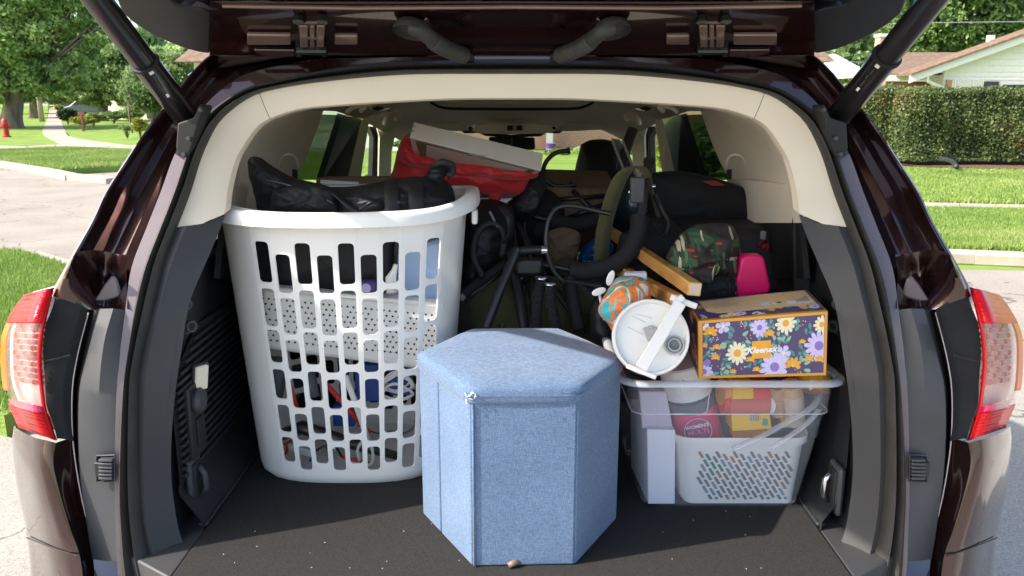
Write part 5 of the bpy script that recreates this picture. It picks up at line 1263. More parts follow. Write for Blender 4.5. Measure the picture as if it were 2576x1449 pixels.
# make it upright: the height comes from the sight line to the front top edge
OT = U(1320,1004,fl_.y).z
def wall_panel(a, b, z0, z1, name, ins=0, th=.012, seam=None):
    d = (b-a); n = Vector((d.y, -d.x, 0)).normalized()
    if n.dot(a-ctr) < 0: n = -n
    q = [Vector((a.x,a.y,z0)), Vector((b.x,b.y,z0)), Vector((b.x,b.y,z1)), Vector((a.x,a.y,z1))]
    o = MB().hexa([p-n*th for p in q]+q).obj(name, MATS['denim'], ot, bevel=.004, seg=3); return o
for i in range(6):
    a, b = foot[i], foot[(i+1)%6]
    s = .0015/(b-a).length
    if i == 5:   # the left facet shows the fold of the hinged panel
        wall_panel(a.lerp(b,s), a.lerp(b,.40-s), FZ+.001, OT-.004, 'side_panel'); wall_panel(a.lerp(b,.40+s), a.lerp(b,1-s), FZ+.001, OT-.004, 'side_panel')
    else: wall_panel(a.lerp(b,s), a.lerp(b,1-s), FZ+.001, OT-.004, 'side_panel')
e = foot[0]+(foot[0]-ctr)*.004; MB().tube([Vector((e.x+.0045,e.y-.0005,FZ+.004)), Vector((e.x+.0045,e.y-.0005,OT-.01))], .0022, 8).obj('piping', MATS['denim'], ot, smooth=True)
# padded lid
def hexring(sc_, z, dz=None): 
    return [Vector((ctr.x+(p.x-ctr.x)*sc_, ctr.y+(p.y-ctr.y)*sc_, z)) for p in foot]
def hexsub(sc_, z, n=8, rnd_=0):
    R = []; H = hexring(sc_, z)
    for i in range(6):
        for k in range(n):
            p = H[i].lerp(H[(i+1)%6], k/n)
            if rnd_:
                e_ = min(k, n-k)/n
                p = p + (p-Vector((ctr.x,ctr.y,p.z)))*(-.012*max(0, 1-e_*6)*rnd_)
            R.append(p)
    return R
LZ = OT+.002
rr_ = [(.985,-.012),(1.014,-.011),(1.023,-.006),(1.026,.003),(1.024,.011),(1.015,.0165),(.99,.0205),(.93,.023),(.8,.025),(.5,.027),(.2,.028)]
R = [hexsub(a, LZ+b, rnd_=1) for a, b in rr_]
for r in R:
    for p in r: p.z += noise.noise(Vector((p.x*14, p.y*14, 0)))*.0015
v, f = loft(R, closed=True); v.append(Vector((ctr.x,ctr.y,LZ+.028))); nn = len(R[0]); f += [((len(R)-1)*nn+k, (len(R)-1)*nn+(k+1)%nn, len(v)-1) for k in range(nn)]; f.append(tuple(range(nn))[::-1])
lid = mesh('lid', v, f, MATS['denim'], ot, smooth=True)
v2, f2 = loft([hexsub(1.026, LZ+.002), hexsub(1.030, LZ+.0042), hexsub(1.026, LZ+.0064)], closed=True); mesh('piping', v2, f2, MATS['denim'], lid, smooth=True)
# frayed white threads at the front left corner
fc_ = Vector((ctr.x+(fl_.x-ctr.x)*1.01, ctr.y+(fl_.y-ctr.y)*1.01, LZ+.010)); mb = MB(); rnd = random.Random(9)
for i in range(10):
    a = Vector((rnd.uniform(-.010,.012), rnd.uniform(-.003,.003), rnd.uniform(-.012,.006)))
    b = a+Vector((rnd.uniform(-.008,.008), rnd.uniform(-.004,.0), rnd.uniform(-.008,.006)))
    mb.tube([fc_+a, fc_+(a+b)/2+Vector((0,-.003,.001)), fc_+b], .0009, 5)
mb.obj('frayed_thread', MATS['white_thread'], lid, kind='stuff')
p = Z(1293,1424,FZ); mat('tab_brown', (.20,.13,.10), .5)
tag(MB().tube([p+Vector((-.010,-.008,.006)), p+Vector((0,-.004,.009)), p+Vector((.010,.002,.007))], [.005,.006,.004], 12).obj('pebble', MATS['tab_brown'], smooth=True), 'small brown nut-like pebble on the floor at the foot of the blue ottoman', 'pebble')

# ------------------------------------------------------------------ translucent bin
def clearmat(name, col, w_, rough=.25):
    m = mat(name, col, rough, var=.03, spec=.6, alpha=(w_, (.95,.96,.98)), coat=.3); return m
clearmat('clear_bin', (.80,.82,.88), .065); clearmat('clear_rim', (.80,.82,.85), .33)
bf = Z(1813,1280,FZ).y; bin_ = thing('storage_bin', 'clear plastic storage bin packed with toiletries at the right of the cargo floor', 'storage bin', (Z(1813,1278,FZ).x, bf+.18, FZ))
def rrect(x0, x1, y0, y1, z, r, n=7):
    out = []
    for (cx, cy, a0) in ((x0+r,y0+r,180),(x1-r,y0+r,270),(x1-r,y1-r,0),(x0+r,y1-r,90)):
        for k in range(n):
            a = math.radians(a0+90*k/(n-1)); out.append(Vector((cx+r*math.cos(a), cy+r*math.sin(a), z)))
    return out
def xat(px, py, Y): return U(px, py, Y).x
yt = bf-.055; zr = U(1850,956,yt).z; zs_ = U(1850,1040,bf-.045).z
lev = [(xat(1632,1276,bf)+.008, xat(1998,1276,bf)-.008, bf+.01, bf+.32, FZ+.002, .02),
       (xat(1616,1262,bf), xat(2010,1262,bf), bf, bf+.34, FZ+.012, .022),
       (xat(1598,1045,bf-.045), xat(2084,1045,bf-.045), bf-.042, bf+.385, zs_-.002, .026),
       (xat(1592,1040,bf-.047), xat(2090,1040,bf-.047), bf-.048, bf+.39, zs_+.001, .028),
       (xat(1580,962,yt), xat(2108,962,yt), bf-.058, bf+.405, zr-.004, .03)]
# flange
y0, y1 = bf-.058, bf+.405; x0, x1 = xat(1580,962,yt), xat(2108,962,yt)
R = [rrect(*l[:4], l[4], l[5]) for l in lev]
v, f = loft(R, closed=True); f.append(tuple(range(len(R[0])))[::-1]); solid(mesh('body', v, f, MATS['clear_bin'], bin_, smooth=True, sharp=30), .002)
fl_r = [rrect(x0-a, x1+a, y0-a, y1+a, zr+b, .03+a) for a, b in ((0,-.003),(.004,.001),(.012,.002),(.018,.0),(.020,-.004),(.020,-.007))]
v, f = loft(fl_r, closed=True); solid(mesh('rim', v, f, MATS['clear_rim'], bin_, smooth=True, sharp=60), .0018)
P = rrect(lev[3][0]-.001, lev[3][1]+.001, lev[3][2]-.001, lev[3][3], zs_, .028); MB().tube(P+[P[0]], .0016, 6).obj('shoulder_line', MATS['clear_rim'], bin_, smooth=True)
for px in (1718, 2040): MB().box(U(px,968,yt-.004), (.004,.003,.02)).obj('rib', MATS['clear_rim'], bin_)
mb = MB().tube(crom([U(1785,980,yt+.004), U(1782,1012,yt+.006), U(1776,1038,yt+.01), U(1752,1044,yt+.012)], 12), .0014, 6); mb.obj('mould_line', MATS['clear_rim'], bin_, smooth=True)
# inside: white tall box
def hx(name, label, cat, q, dY, m, parent=None, bevel=.002):
    P = [U(*p) for p in q]; o = MB().hexa(P+[p+(dY if isinstance(dY, Vector) else Vector((0,dY,0))) for p in P]).obj(name, m, parent, bevel=bevel)
    if label: tag(o, label, cat)
    return o
mat('lavender_card', (.80,.79,.84), .7, var=.03); mat('white_card', (.74,.73,.75), .6, var=.02)
hx('carton', 'tall narrow white carton standing at the left inside the clear bin', 'carton', [(1630,1268,bf+.012),(1698,1268,bf+.012),(1699,1082,bf+.005),(1628,1080,bf+.005)], Vector((-.01,.17,.0)), MATS['lavender_card'])
# inner white basket with slanted slits and handle
ib = thing('handled_basket', 'white handled basket with slanted slits inside the clear bin', 'basket', Z(1860,1270,FZ))
def irect(px0, px1, py, Y, dpt, r): return rrect(xat(px0,py,Y), xat(px1,py,Y), Y, Y+dpt, U(px0,py,Y).z, r)
R = [irect(1722,1998,1266,bf+.018,.19,.02), irect(1712,2004,1256,bf+.014,.20,.03), irect(1704,2032,1126,bf-.002,.225,.035), irect(1696,2044,1120,bf-.008,.235,.038), irect(1692,2048,1102,bf-.012,.24,.04), irect(1700,2040,1101,bf-.006,.23,.037), irect(1712,2026,1130,bf+.004,.215,.03)]
v, f = loft(R, closed=True); f.append(tuple(range(len(R[0])))[::-1]); mesh('body', v, f, MATS['white_plastic'], ib, smooth=True, sharp=45)
mb = MB(); fo = U(1712,1256,bf+.014); q0_, q1_ = bf+.014, bf-.002
za, zb_ = U(1712,1256,q0_).z, U(1704,1126,q1_).z
def ibp(px, py): # point on the basket's front face
    y = q0_
    for _ in range(5):
        z = U(px, py, y).z; y = q0_+(q1_-q0_)*(z-za)/(zb_-za)
    return U(px, py, y-.0008)
rnd = random.Random(3)
for j in range(20):
    xx = 1745+j*14.5
    y = 1262; seg = [(0,16),(20,38),(42,60),(64,82),(86,104),(108,126)]
    for i, (a, b) in enumerate(seg):
        off = (j % 3)*6
        yA, yB = 1136+a+off, 1136+b+off
        yB = min(yB, 1256)
        if yB-yA < 5: continue
        xA, xB = xx+(yA-1136)*.62-30, xx+(yB-1136)*.62-30
        if xA < 1752-(yA-1136)*.02 or xB > 2002-(yB-1136)*.15: continue
        w_ = 3.7; c = [ibp(xA-w_,yA+1), ibp(xA+w_,yA-1), ibp(xB+w_,yB-1), ibp(xB-w_,yB+1)]
        mb.add(c, [(0,3,2,1)], rnd.choice([(.17,.18,.19)]*7+[(.30,.20,.11),(.08,.19,.15),(.24,.27,.33)]))
vcol_mat('print', .6); vcol_mat('print_gloss', .35)
mb.obj('slit', MATS['print'], ib, kind='stuff')
MB().tube(crom([U(1842,1130,bf-.022), U(1900,1105,bf-.024), U(1975,1065,bf-.02), U(2045,1022,bf+.0), U(2062,985,bf+.05), U(2052,975,bf+.12)], 24), .0095, 10, flat=.45).obj('handle', MATS['clear_rim'], ib, smooth=True)
MB().tube(crom([U(1938,1128,bf-.026), U(1975,1105,bf-.026), U(2030,1065,bf-.02), U(2060,1030,bf+.0)], 20), .0085, 10, flat=.45).obj('handle', MATS['clear_rim'], ib, smooth=True)
# bottles
def bottle(name, label, cat, pa, pb, r, cols, m, capfrac=.3, n=28, parent=None):
    """lying or standing cylinder between two points; cols list of (fraction, colour)"""
    a, b = Vector(pa), Vector(pb); L = (b-a).length; ax = (b-a).normalized()
    pr, cc = [(0,0)], []
    for i, (fr, rad, col) in enumerate(cols):
        pr.append((r*rad, fr[0]*L)); cc.append(col if i else cols[0][2]); pr.append((r*rad, fr[1]*L)); cc.append(col)
    pr.append((0, cols[-1][0][1]*L)); cc.append(cols[-1][2])
    o = MB().lathe(pr, a, ax, n, cols=cc).obj(name, m, parent, smooth=True, sharp=40)
    if label: tag(o, label, cat)
    return o
W_ = (.74,.73,.70); PK = (.75,.05,.18); YL = (.85,.50,.02); NV = (.10,.11,.15); RD = (.70,.05,.03); OR = (.72,.30,.05)
a = U(1772,1150,bf+.075); b = U(1714,908,bf+.06)
mvb = bottle('vitamin_bottle', 'large pink-labelled vitamin bottle with a wide white cap in the clear bin', 'bottle', a, b, .049, [((0,.05),.95,NV),((.05,.56),1,PK),((.56,.66),1,NV),((.66,.69),.9,NV),((.69,.99),1.0,W_),((.99,1),.94,W_)], MATS['print_gloss'])
ax_ = (b-a).normalized(); ctr_l = a+(b-a)*.40; toc = (Vector((0,CAMY,CAMZ))-ctr_l); toc = (toc-ax_*toc.dot(ax_)).normalized(); rt = ax_.cross(toc)*-1
if rt.x < 0: rt = -rt
lp = ctr_l+toc*.0495
def disc(c, r, ax, ay, n=24): return [c+ax*r*math.cos(2*math.pi*k/n)+ay*r*math.sin(2*math.pi*k/n) for k in range(n)]
mat('label_magenta', (.42,.03,.18), .4); mat('ink_white', (.8,.8,.8), .5); mat('ink_pink', (.85,.25,.35), .5)
mesh('label', disc(lp+ax_*.002+toc*.002, .027, rt, ax_), [tuple(range(24))], MATS['label_magenta'], mvb)
rg = disc(lp+ax_*.002+toc*.003, .0275, rt, ax_); MB().tube(rg+[rg[0]], .0006, 5).obj('ring', MATS['ink_white'], mvb)
text_mesh("WOMEN'S", .0105, lp+ax_*.012+toc*.0035, rt, ax_, MATS['ink_white'], 'lettering', mvb, bold=.0003)
text_mesh("MULTI", .015, lp-ax_*.001+toc*.0035, rt, ax_, MATS['ink_pink'], 'lettering', mvb, bold=.0002)
text_mesh("MULTIVITAMIN", .0042, lp-ax_*.011+toc*.0035, rt, ax_, MATS['ink_pink'], 'lettering', mvb)
bottle('red_jar', 'red and yellow bottle lying on its side near the top of the clear bin', 'bottle', U(1812,985,bf+.03), U(1945,990,bf+.045), .030, [((0,.12),.9,OR),((.12,.5),1,YL),((.5,.8),1,RD),((.8,1),.9,RD)], MATS['print_gloss'])
bottle('red_jar', 'dark red bottle lying under the yellow-topped one in the clear bin', 'bottle', U(1815,1012,bf+.02), U(1940,1016,bf+.03), .024, [((0,.1),.9,RD),((.1,.9),1,(.62,.12,.08)),((.9,1),.9,W_)], MATS['print_gloss'])
hx('medicine_box', 'yellow box with a barcode in the middle of the clear bin', 'box', [(1842,1086,bf+.01),(1942,1080,bf+.01),(1936,1030,bf+.01),(1840,1036,bf+.01)], .06, mat('yellow_card', (.78,.47,.03), .5, var=.05))
yb_ = bpy.data.objects['medicine_box']; mb = MB()
for i in range(12): 
    p = [U(1885+i*2.1,y_,bf+.0085) for y_ in (1040,1060)]; mb.box((p[0]+p[1])/2, (.0008,.0006,.015), col=(.05,.05,.05) if i % 2 else (.8,.8,.8))
mb.box(U(1925,1062,bf+.0085), (.010,.0006,.014), col=(.05,.35,.28)); mb.obj('printing', MATS['print'], yb_)
hx('medicine_box', 'narrow yellow packet right of the barcode box in the clear bin', 'box', [(1968,1078,bf+.03),(1990,1076,bf+.03),(1984,1020,bf+.03),(1962,1022,bf+.03)], .03, MATS['yellow_card'])
bottle('spice_jar', 'pale clear jar with a tan cap standing in the right of the clear bin', 'jar', U(1998,1060,bf+.03), U(1990,965,bf+.01), .022, [((0,.75),1,(.55,.45,.36)),((.75,1),.95,(.6,.38,.2))], MATS['print_gloss'])
bottle('pill_bottle', 'small brown capped bottle left of the pale jar in the clear bin', 'bottle', U(1960,1040,bf+.03), U(1957,972,bf+.02), .018, [((0,.6),1,(.45,.25,.14)),((.6,1),.9,(.5,.3,.16))], MATS['print_gloss'])
bottle('orange_jar', 'round orange lidded jar under the right corner of the tissue box', 'jar', U(2044,985,bf+.03), U(2046,935,bf+.05), .034, [((0,.4),.9,(.7,.33,.04)),((.4,1),1,(.62,.36,.03))], MATS['print_gloss'])
hx('toiletry_bag', 'dark blue-grey bag filling the back of the clear bin', 'bag', [(1640,1180,bf+.27),(2030,1180,bf+.27),(2060,985,bf+.25),(1620,985,bf+.25)], .08, mat('slate', (.05,.06,.085), .7), bevel=.02)
pillow([(1690,1095),(1700,1000),(1810,990),(2000,1000),(2050,1020),(2050,1095),(1860,1110)], bf+.11, .05, MATS['slate'], name='x'); tag(bpy.context.scene.objects['x'], 'dark slate pouch under the bottles in the clear bin', 'pouch'); bpy.data.objects['x'].name = 'pouch'
hx('medicine_box', 'small orange packet low behind the handled basket rim', 'box', [(1845,1104,bf+.03),(1925,1098,bf+.03),(1925,1082,bf+.03),(1845,1086,bf+.03)], .03, mat('orange_card', (.75,.30,.03), .5))
hx('lavender_carton', 'lavender carton leaning behind the tall white carton in the clear bin', 'carton', [(1615,1078,bf+.02),(1693,1078,bf+.02),(1676,985,bf+.05),(1608,985,bf+.05)], .02, mat('lavender2', (.62,.55,.62), .7))

# ------------------------------------------------------------------ tissue box with a flower print
tb = thing('tissue_box', 'floral tissue box with orange edges on the clear storage bin', 'tissue box', U(1920,950,.08))
TLp, TRp, BRp, BLp = U(1756,808,.075), U(2083,783,.055), U(2079,945,.062), U(1757,953,.082)
dpv = U(1730,757,.225)-TLp; dpr = U(2030,728,.21)-TRp
TBL, TBR = TLp+dpv, TRp+dpr; BBL, BBR = BLp+dpv, BRp+dpr
mat('print_navy', (.085,.06,.15), .42, var=.08); mat('print_orange', (.72,.34,.05), .42, var=.05); mat('print_tan', (.66,.47,.25), .45)
MB().hexa([BLp, BRp, TRp, TLp, BBL, BBR, TBR, TBL]).obj('carton', MATS['print_orange'], tb, bevel=.0012)
def facemap(P, off):
    n = (P[1]-P[0]).cross(P[3]-P[0]).normalized(); c = sum(P, Vector())/4
    if n.dot(Vector((0,CAMY,CAMZ))-c) < 0: n = -n
    def bi(u, v, k=0): return P[0].lerp(P[1], u).lerp(P[3].lerp(P[2], u), v)+n*(off+k)
    return bi, n
fbi, fn = facemap([TLp, TRp, BRp, BLp], .0005)
def panel(bi, u0, u1, v0, v1, name, m, parent): return mesh(name, [bi(u0,v0), bi(u1,v0), bi(u1,v1), bi(u0,v1)], [(0,1,2,3)], m, parent)
panel(fbi, .035, .975, .045, .95, 'front_panel', MATS['print_navy'], tb)
# drawing helpers in the panel's own millimetres
class Pr:
    def __init__(s, bi, W, H): s.bi = bi; s.W = W; s.H = H; s.mb = MB(); s.k = 0
    def poly(s, pts, col):
        s.k += 1; lift = .0004+.0000012*s.k
        P = [(min(max(x, s.W*.037), s.W*.973), min(max(y, s.H*.047), s.H*.948)) for x, y in pts]
        v = [s.bi(x/s.W, y/s.H, lift) for x, y in P]; c = sum(v, Vector())/len(v); n = len(v)
        s.mb.add(v+[c], [(i, (i+1)%n, n) for i in range(n)], col)
    def petal(s, cx, cy, a, r0, r1, w, col):
        ca, sa = math.cos(a), math.sin(a); P = []
        for t, ww in ((0,.25),(.35,.8),(.7,1),(.92,.7),(1,0),(.92,-.7),(.7,-1),(.35,-.8),(0,-.25)):
            l = r0+(r1-r0)*t; P.append((cx+l*ca-ww*w*sa, cy+l*sa+ww*w*ca))
        s.poly(P, col)
    def daisy(s, cx, cy, r, n, col, cen, a0=0, cr=.3, half=None, wf=None):
        for k in range(n):
            a = a0+2*math.pi*k/n
            if half is not None and not (math.sin(a) * half > -.35): continue
            s.petal(cx, cy, a, r*.15, r*(.88+.12*((k*7) % 3)/2), r*(wf or 1.9/n), col)
        s.poly(ngon((cx,cy), r*cr, 12), cen)
    def leaf(s, x, y, a, l, w, col): s.petal(x, y, a, 0, l, w, col)
rndp = random.Random(12)
CR = (.80,.74,.52); LI = (.62,.54,.80); ORG = (.78,.38,.05); TE = (.10,.27,.25); LG = (.30,.48,.36); PU = (.28,.19,.52); YO = (.80,.50,.12)
FWp, FHp = 327, 150
P_ = Pr(fbi, FWp, FHp)
def fp(x, y):   # sight position to panel position
    q = (x-1756)/327; top = 808-25*q; bot = 953-8*q; return q*FWp, (y-top)/(bot-top)*FHp
# leaves and sprigs first
for i in range(84):
    x, y = rndp.uniform(12, FWp-10), rndp.uniform(8, FHp-8); a = rndp.uniform(0, 6.28)
    c = rndp.choice([TE, TE, LG, (.14,.33,.33)])
    if i < 46:
        for k in range(3):
            P_.leaf(x+k*7*math.cos(a), y+k*7*math.sin(a), a+.9*(1 if k % 2 else -1), rndp.uniform(11,18), 4.2, c)
    elif i < 72:
        for k in range(5): P_.poly(ngon((x+rndp.uniform(-8,8), y+rndp.uniform(-8,8)), 1.5, 6), rndp.choice([ORG, YO, YO, W_]))
    else: P_.leaf(x, y, a, 17, 5, c)
for (x, y, r, n, c1, c2, cr) in [(1856,887,31,13,CR,ORG,.32),(1978,812,28,12,CR,ORG,.3),(1912,823,25,11,LI,PU,.28),(1973,887,21,5,LI,CR,.22),(2062,868,38,13,LI,PU,.3),(1951,922,40,13,LI,PU,.3),(1770,934,26,11,LI,PU,.3),(1820,820,20,5,LI,CR,.2),(1768,815,18,6,(.7,.66,.74),PU,.3),(2068,815,22,11,CR,ORG,.3),(1778,912,11,6,PU,PU,.5),(1820,868,10,6,LG,LG,.4)]:
    fx, fy = fp(x, y); P_.daisy(fx, fy, r, n, c1, c2, rndp.uniform(0, 1), cr, wf=(.34*r/r if n < 7 else None))
for (x, y, r) in [(1787,837,20),(1937,840,14),(1998,918,22),(2039,903,13),(2064,905,13),(1800,900,13),(1803,874,12),(1890,905,12),(1905,930,11),(2020,860,10),(1770,870,11),(1845,935,10)]:
    fx, fy = fp(x, y); P_.daisy(fx, fy, r, 9, ORG, YO, .3, .2, half=-1)
a, b = fp(1893,857), fp(1941,899)
P_.poly([(a[0],a[1]), (b[0],a[1]), (b[0],b[1]), (a[0],b[1])], (.80,.38,.04))
P_.mb.obj('floral_print', MATS['print'], tb)
c = fp(1917,879); cc = fbi(c[0]/FWp, c[1]/FHp, .0012)
text_mesh('Kleenex', .0165, cc, (TRp-TLp), (TLp-BLp), MATS['ink_white'], 'lettering', tb, bold=.0005, shear=.35)
# top and left faces
tbi, tn = facemap([TBL, TBR, TRp, TLp], .0005); panel(tbi, .01, .99, .02, .93, 'top_panel', MATS['print_navy'], tb)
P2 = Pr(tbi, 327, 170)
for i in range(60):
    x, y = rndp.uniform(8, 320), rndp.uniform(8, 160); k = i % 5
    if k == 0: P2.daisy(x, y, 16, 9, LI, PU, 0)
    elif k == 1: P2.daisy(x, y, 13, 9, ORG, YO, 0)
    elif k == 2: P2.daisy(x, y, 14, 10, CR, ORG, 0)
    else: P2.leaf(x, y, rndp.uniform(0,6), 16, 5, TE)
P2.poly([(26,20),(160,12),(317,10),(317,118),(200,124),(60,130),(34,108)], (.74,.52,.27))
P2.poly([(248,44),(312,44),(312,104),(248,104)], (.74,.73,.70))
for i in range(16): P2.poly([(252+i*3.6,52),(253.8+i*3.6,52),(253.8+i*3.6,94),(252+i*3.6,94)], (.12,.12,.12))
P2.poly([(180,55),(204,55),(204,98),(180,98)], (.62,.66,.72))
for (x, y) in ((218,60),(228,85),(240,64)): P2.poly(ngon((x,y), 7, 6), (.14,.10,.06))
for j in range(5): P2.poly([(56,58+j*10),(130-j*6,58+j*10),(130-j*6,60+j*10),(56,60+j*10)], (.40,.26,.12))
P2.mb.obj('floral_print', MATS['print'], tb)
lbi, ln = facemap([TBL, TLp, BLp, BBL], .0005); panel(lbi, .03, .9, .05, .95, 'side_panel', MATS['print_navy'], tb)
P3 = Pr(lbi, 120, 150)
for i in range(16): P3.daisy(rndp.uniform(10,110), rndp.uniform(10,140), 14, 9, (LI, ORG, CR)[i % 3], PU, 0)
P3.mb.obj('floral_print', MATS['print'], tb)

# ------------------------------------------------------------------ tumbler with white lid
lc = U(1637,848,.055); n_l = (Vector((0,CAMY,CAMZ))-lc).normalized(); n_l = (n_l+Vector((.10,-.0,.10))).normalized()
tu = thing('tumbler', 'large red travel tumbler with white lid and handle strap lying towards the camera', 'tumbler', lc)
lr = 95*((lc-Vector((0,CAMY,CAMZ))).length)/FPX
ra = Vector((1,0,0)); ra = (ra-n_l*ra.dot(n_l)).normalized(); ub = n_l.cross(ra)
MB().lathe([(lr*.80,-.19),(lr*.9,-.10),(lr*.96,-.02),(lr*.97,-.012)], lc, n_l, 48).obj('body', MATS['red_plastic'], tu, smooth=True)
MB().lathe([(lr*.97,-.016),(lr*1.0,-.012),(lr*1.01,-.002),(lr*.98,.004),(lr*.93,.004),(lr*.90,-.001),(lr*.885,-.006),(0,-.007)], lc, n_l, 64).obj('lid', MATS['lid_plastic'], tu, smooth=True, sharp=35)
def LP(px, py, h):
    d = ray(px, py); o_ = Vector((0,CAMY,CAMZ)); pl = lc+n_l*h; t = (pl-o_).dot(n_l)/d.dot(n_l); return o_+d*t
def lid_bar(p0, p1, w_, h0, h1, name, m):
    a, b = LP(*p0, h0), LP(*p1, h0); s_ = (b-a).cross(n_l).normalized()*w_/2; u_ = n_l*(h1-h0)
    return MB().hexa([a-s_, b-s_, b+s_, a+s_, a-s_+u_, b-s_+u_, b+s_+u_, a+s_+u_]).obj(name, m, tu, bevel=.0018)
lid_bar((1712,760),(1612,928), .023, .014, .019, 'handle', MATS['lid_plastic'])
lid_bar((1686,748),(1752,772), .011, .004, .012, 'handle_end', MATS['lid_plastic'])
lid_bar((1576,920),(1650,950), .009, .004, .012, 'handle_end', MATS['lid_plastic'])
lid_bar((1700,752),(1712,764), .020, .0, .018, 'handle_end', MATS['lid_plastic'])
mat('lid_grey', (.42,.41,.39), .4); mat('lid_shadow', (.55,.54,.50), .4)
lid_bar((1628,822),(1642,856), .020, -.005, .001, 'slider', MATS['lid_grey'])
lid_bar((1634,838),(1654,832), .014, -.004, .004, 'slider', MATS['lid_grey'])
for r0, r1, z_ in ((.019,.016,.002),(.012,.010,.004)):
    MB().lathe([(r0,-.007),(r0,z_),(r1,z_),(r1,-.004),(0,-.004)], LP(1696,868,0), n_l, 28).obj('spout', MATS['lid_grey'], tu, smooth=True, sharp=40)
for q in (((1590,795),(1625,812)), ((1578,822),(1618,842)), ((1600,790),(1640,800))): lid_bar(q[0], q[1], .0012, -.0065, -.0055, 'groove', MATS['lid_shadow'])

# ------------------------------------------------------------------ wooden sticks, marbled bag, cap, pink case
mat('stick_wood', (.58,.27,.06), .45, col2=(.72,.40,.12), scale=14, stretch=(1,1,6), bump=.1, coat=.2); mat('end_grain', (.62,.47,.36), .7)
def stick(p0, p1, sz, label):
    a, b = U(*p0), U(*p1); d = (b-a).normalized(); up = Vector((.12,0,1)); s_ = d.cross(up).normalized(); u_ = s_.cross(d).normalized()
    o = MB(); P = [a-s_*sz-u_*sz, a+s_*sz-u_*sz, a+s_*sz+u_*sz, a-s_*sz+u_*sz]; L = b-a
    o.hexa(P+[p+L for p in P]); st = o.obj('wooden_stick', MATS['stick_wood'], bevel=.0022, seg=3); tag(st, label, 'wooden stick')
    e = [b+d*.0006+x for x in (-s_*sz*.85-u_*sz*.85, s_*sz*.85-u_*sz*.85, s_*sz*.85+u_*sz*.85, -s_*sz*.85+u_*sz*.85)]
    mesh('end_face', e, [(0,1,2,3)], MATS['end_grain'], st)
    for t in (.62,.72):
        q = a.lerp(b, t)+u_*sz*1.02; mesh('printed_mark', [q-d*.012-s_*.005, q+d*.012-s_*.005, q+d*.012+s_*.004, q-d*.012+s_*.004], [(0,1,2,3)], mat('mark_red', (.45,.09,.03), .5) if 'mark_red' not in MATS else MATS['mark_red'], st)
stick((1500,560,1.15), (1748,728,.10), .0130, 'upper of two square wooden sticks, its sawn end facing out beside the printed cap')
stick((1448,618,1.15), (1702,756,.13), .0125, 'lower of two square wooden sticks, running under the white tumbler handle')
def marble(name, cols, scale=9, dist=3.2, stretch=(1,1,1)):
    m = bpy.data.materials.new(name); m.use_nodes = True; nt = m.node_tree; p = nt.nodes['Principled BSDF']
    tc = nd(nt, 'ShaderNodeTexCoord'); mp = nd(nt, 'ShaderNodeMapping'); mp.inputs['Scale'].default_value = stretch; nt.links.new(tc.outputs['Object'], mp.inputs[0])
    nz = nd(nt, 'ShaderNodeTexNoise'); nz.inputs['Scale'].default_value = scale; nz.inputs['Distortion'].default_value = dist; nz.inputs['Detail'].default_value = 2; nt.links.new(mp.outputs[0], nz.inputs['Vector'])
    cr = nd(nt, 'ShaderNodeValToRGB'); cr.color_ramp.interpolation = 'CONSTANT'; e = cr.color_ramp.elements
    e[0].position = 0; e[0].color = (*cols[0][1], 1); e[1].position = cols[1][0]; e[1].color = (*cols[1][1], 1)
    for pos, c in cols[2:]: x = e.new(pos); x.color = (*c, 1)
    nt.links.new(nz.outputs['Fac'], cr.inputs[0]); nt.links.new(cr.outputs[0], p.inputs['Base Color']); p.inputs['Roughness'].default_value = .45
    MATS[name] = m; return m
TQ = (.03,.42,.48); OG = (.75,.18,.02); CW = (.65,.60,.48); DG = (.03,.22,.19)
marble('marbled', [(0,TQ),(.30,TQ),(.36,OG),(.42,TQ),(.46,CW),(.49,OG),(.55,DG),(.585,TQ),(.62,OG),(.70,CW)], scale=8, dist=2.6)
tag(pillow([(1540,712),(1560,697),(1612,697),(1634,716),(1633,762),(1612,790),(1570,812),(1545,838),(1528,815),(1505,785),(1512,758)], .17, .05, MATS['marbled'], name='marbled_pouch', wr=.006, ws=16, seed=3), 'puffy pouch marbled in orange and turquoise between the sticks and the tumbler', 'pouch')
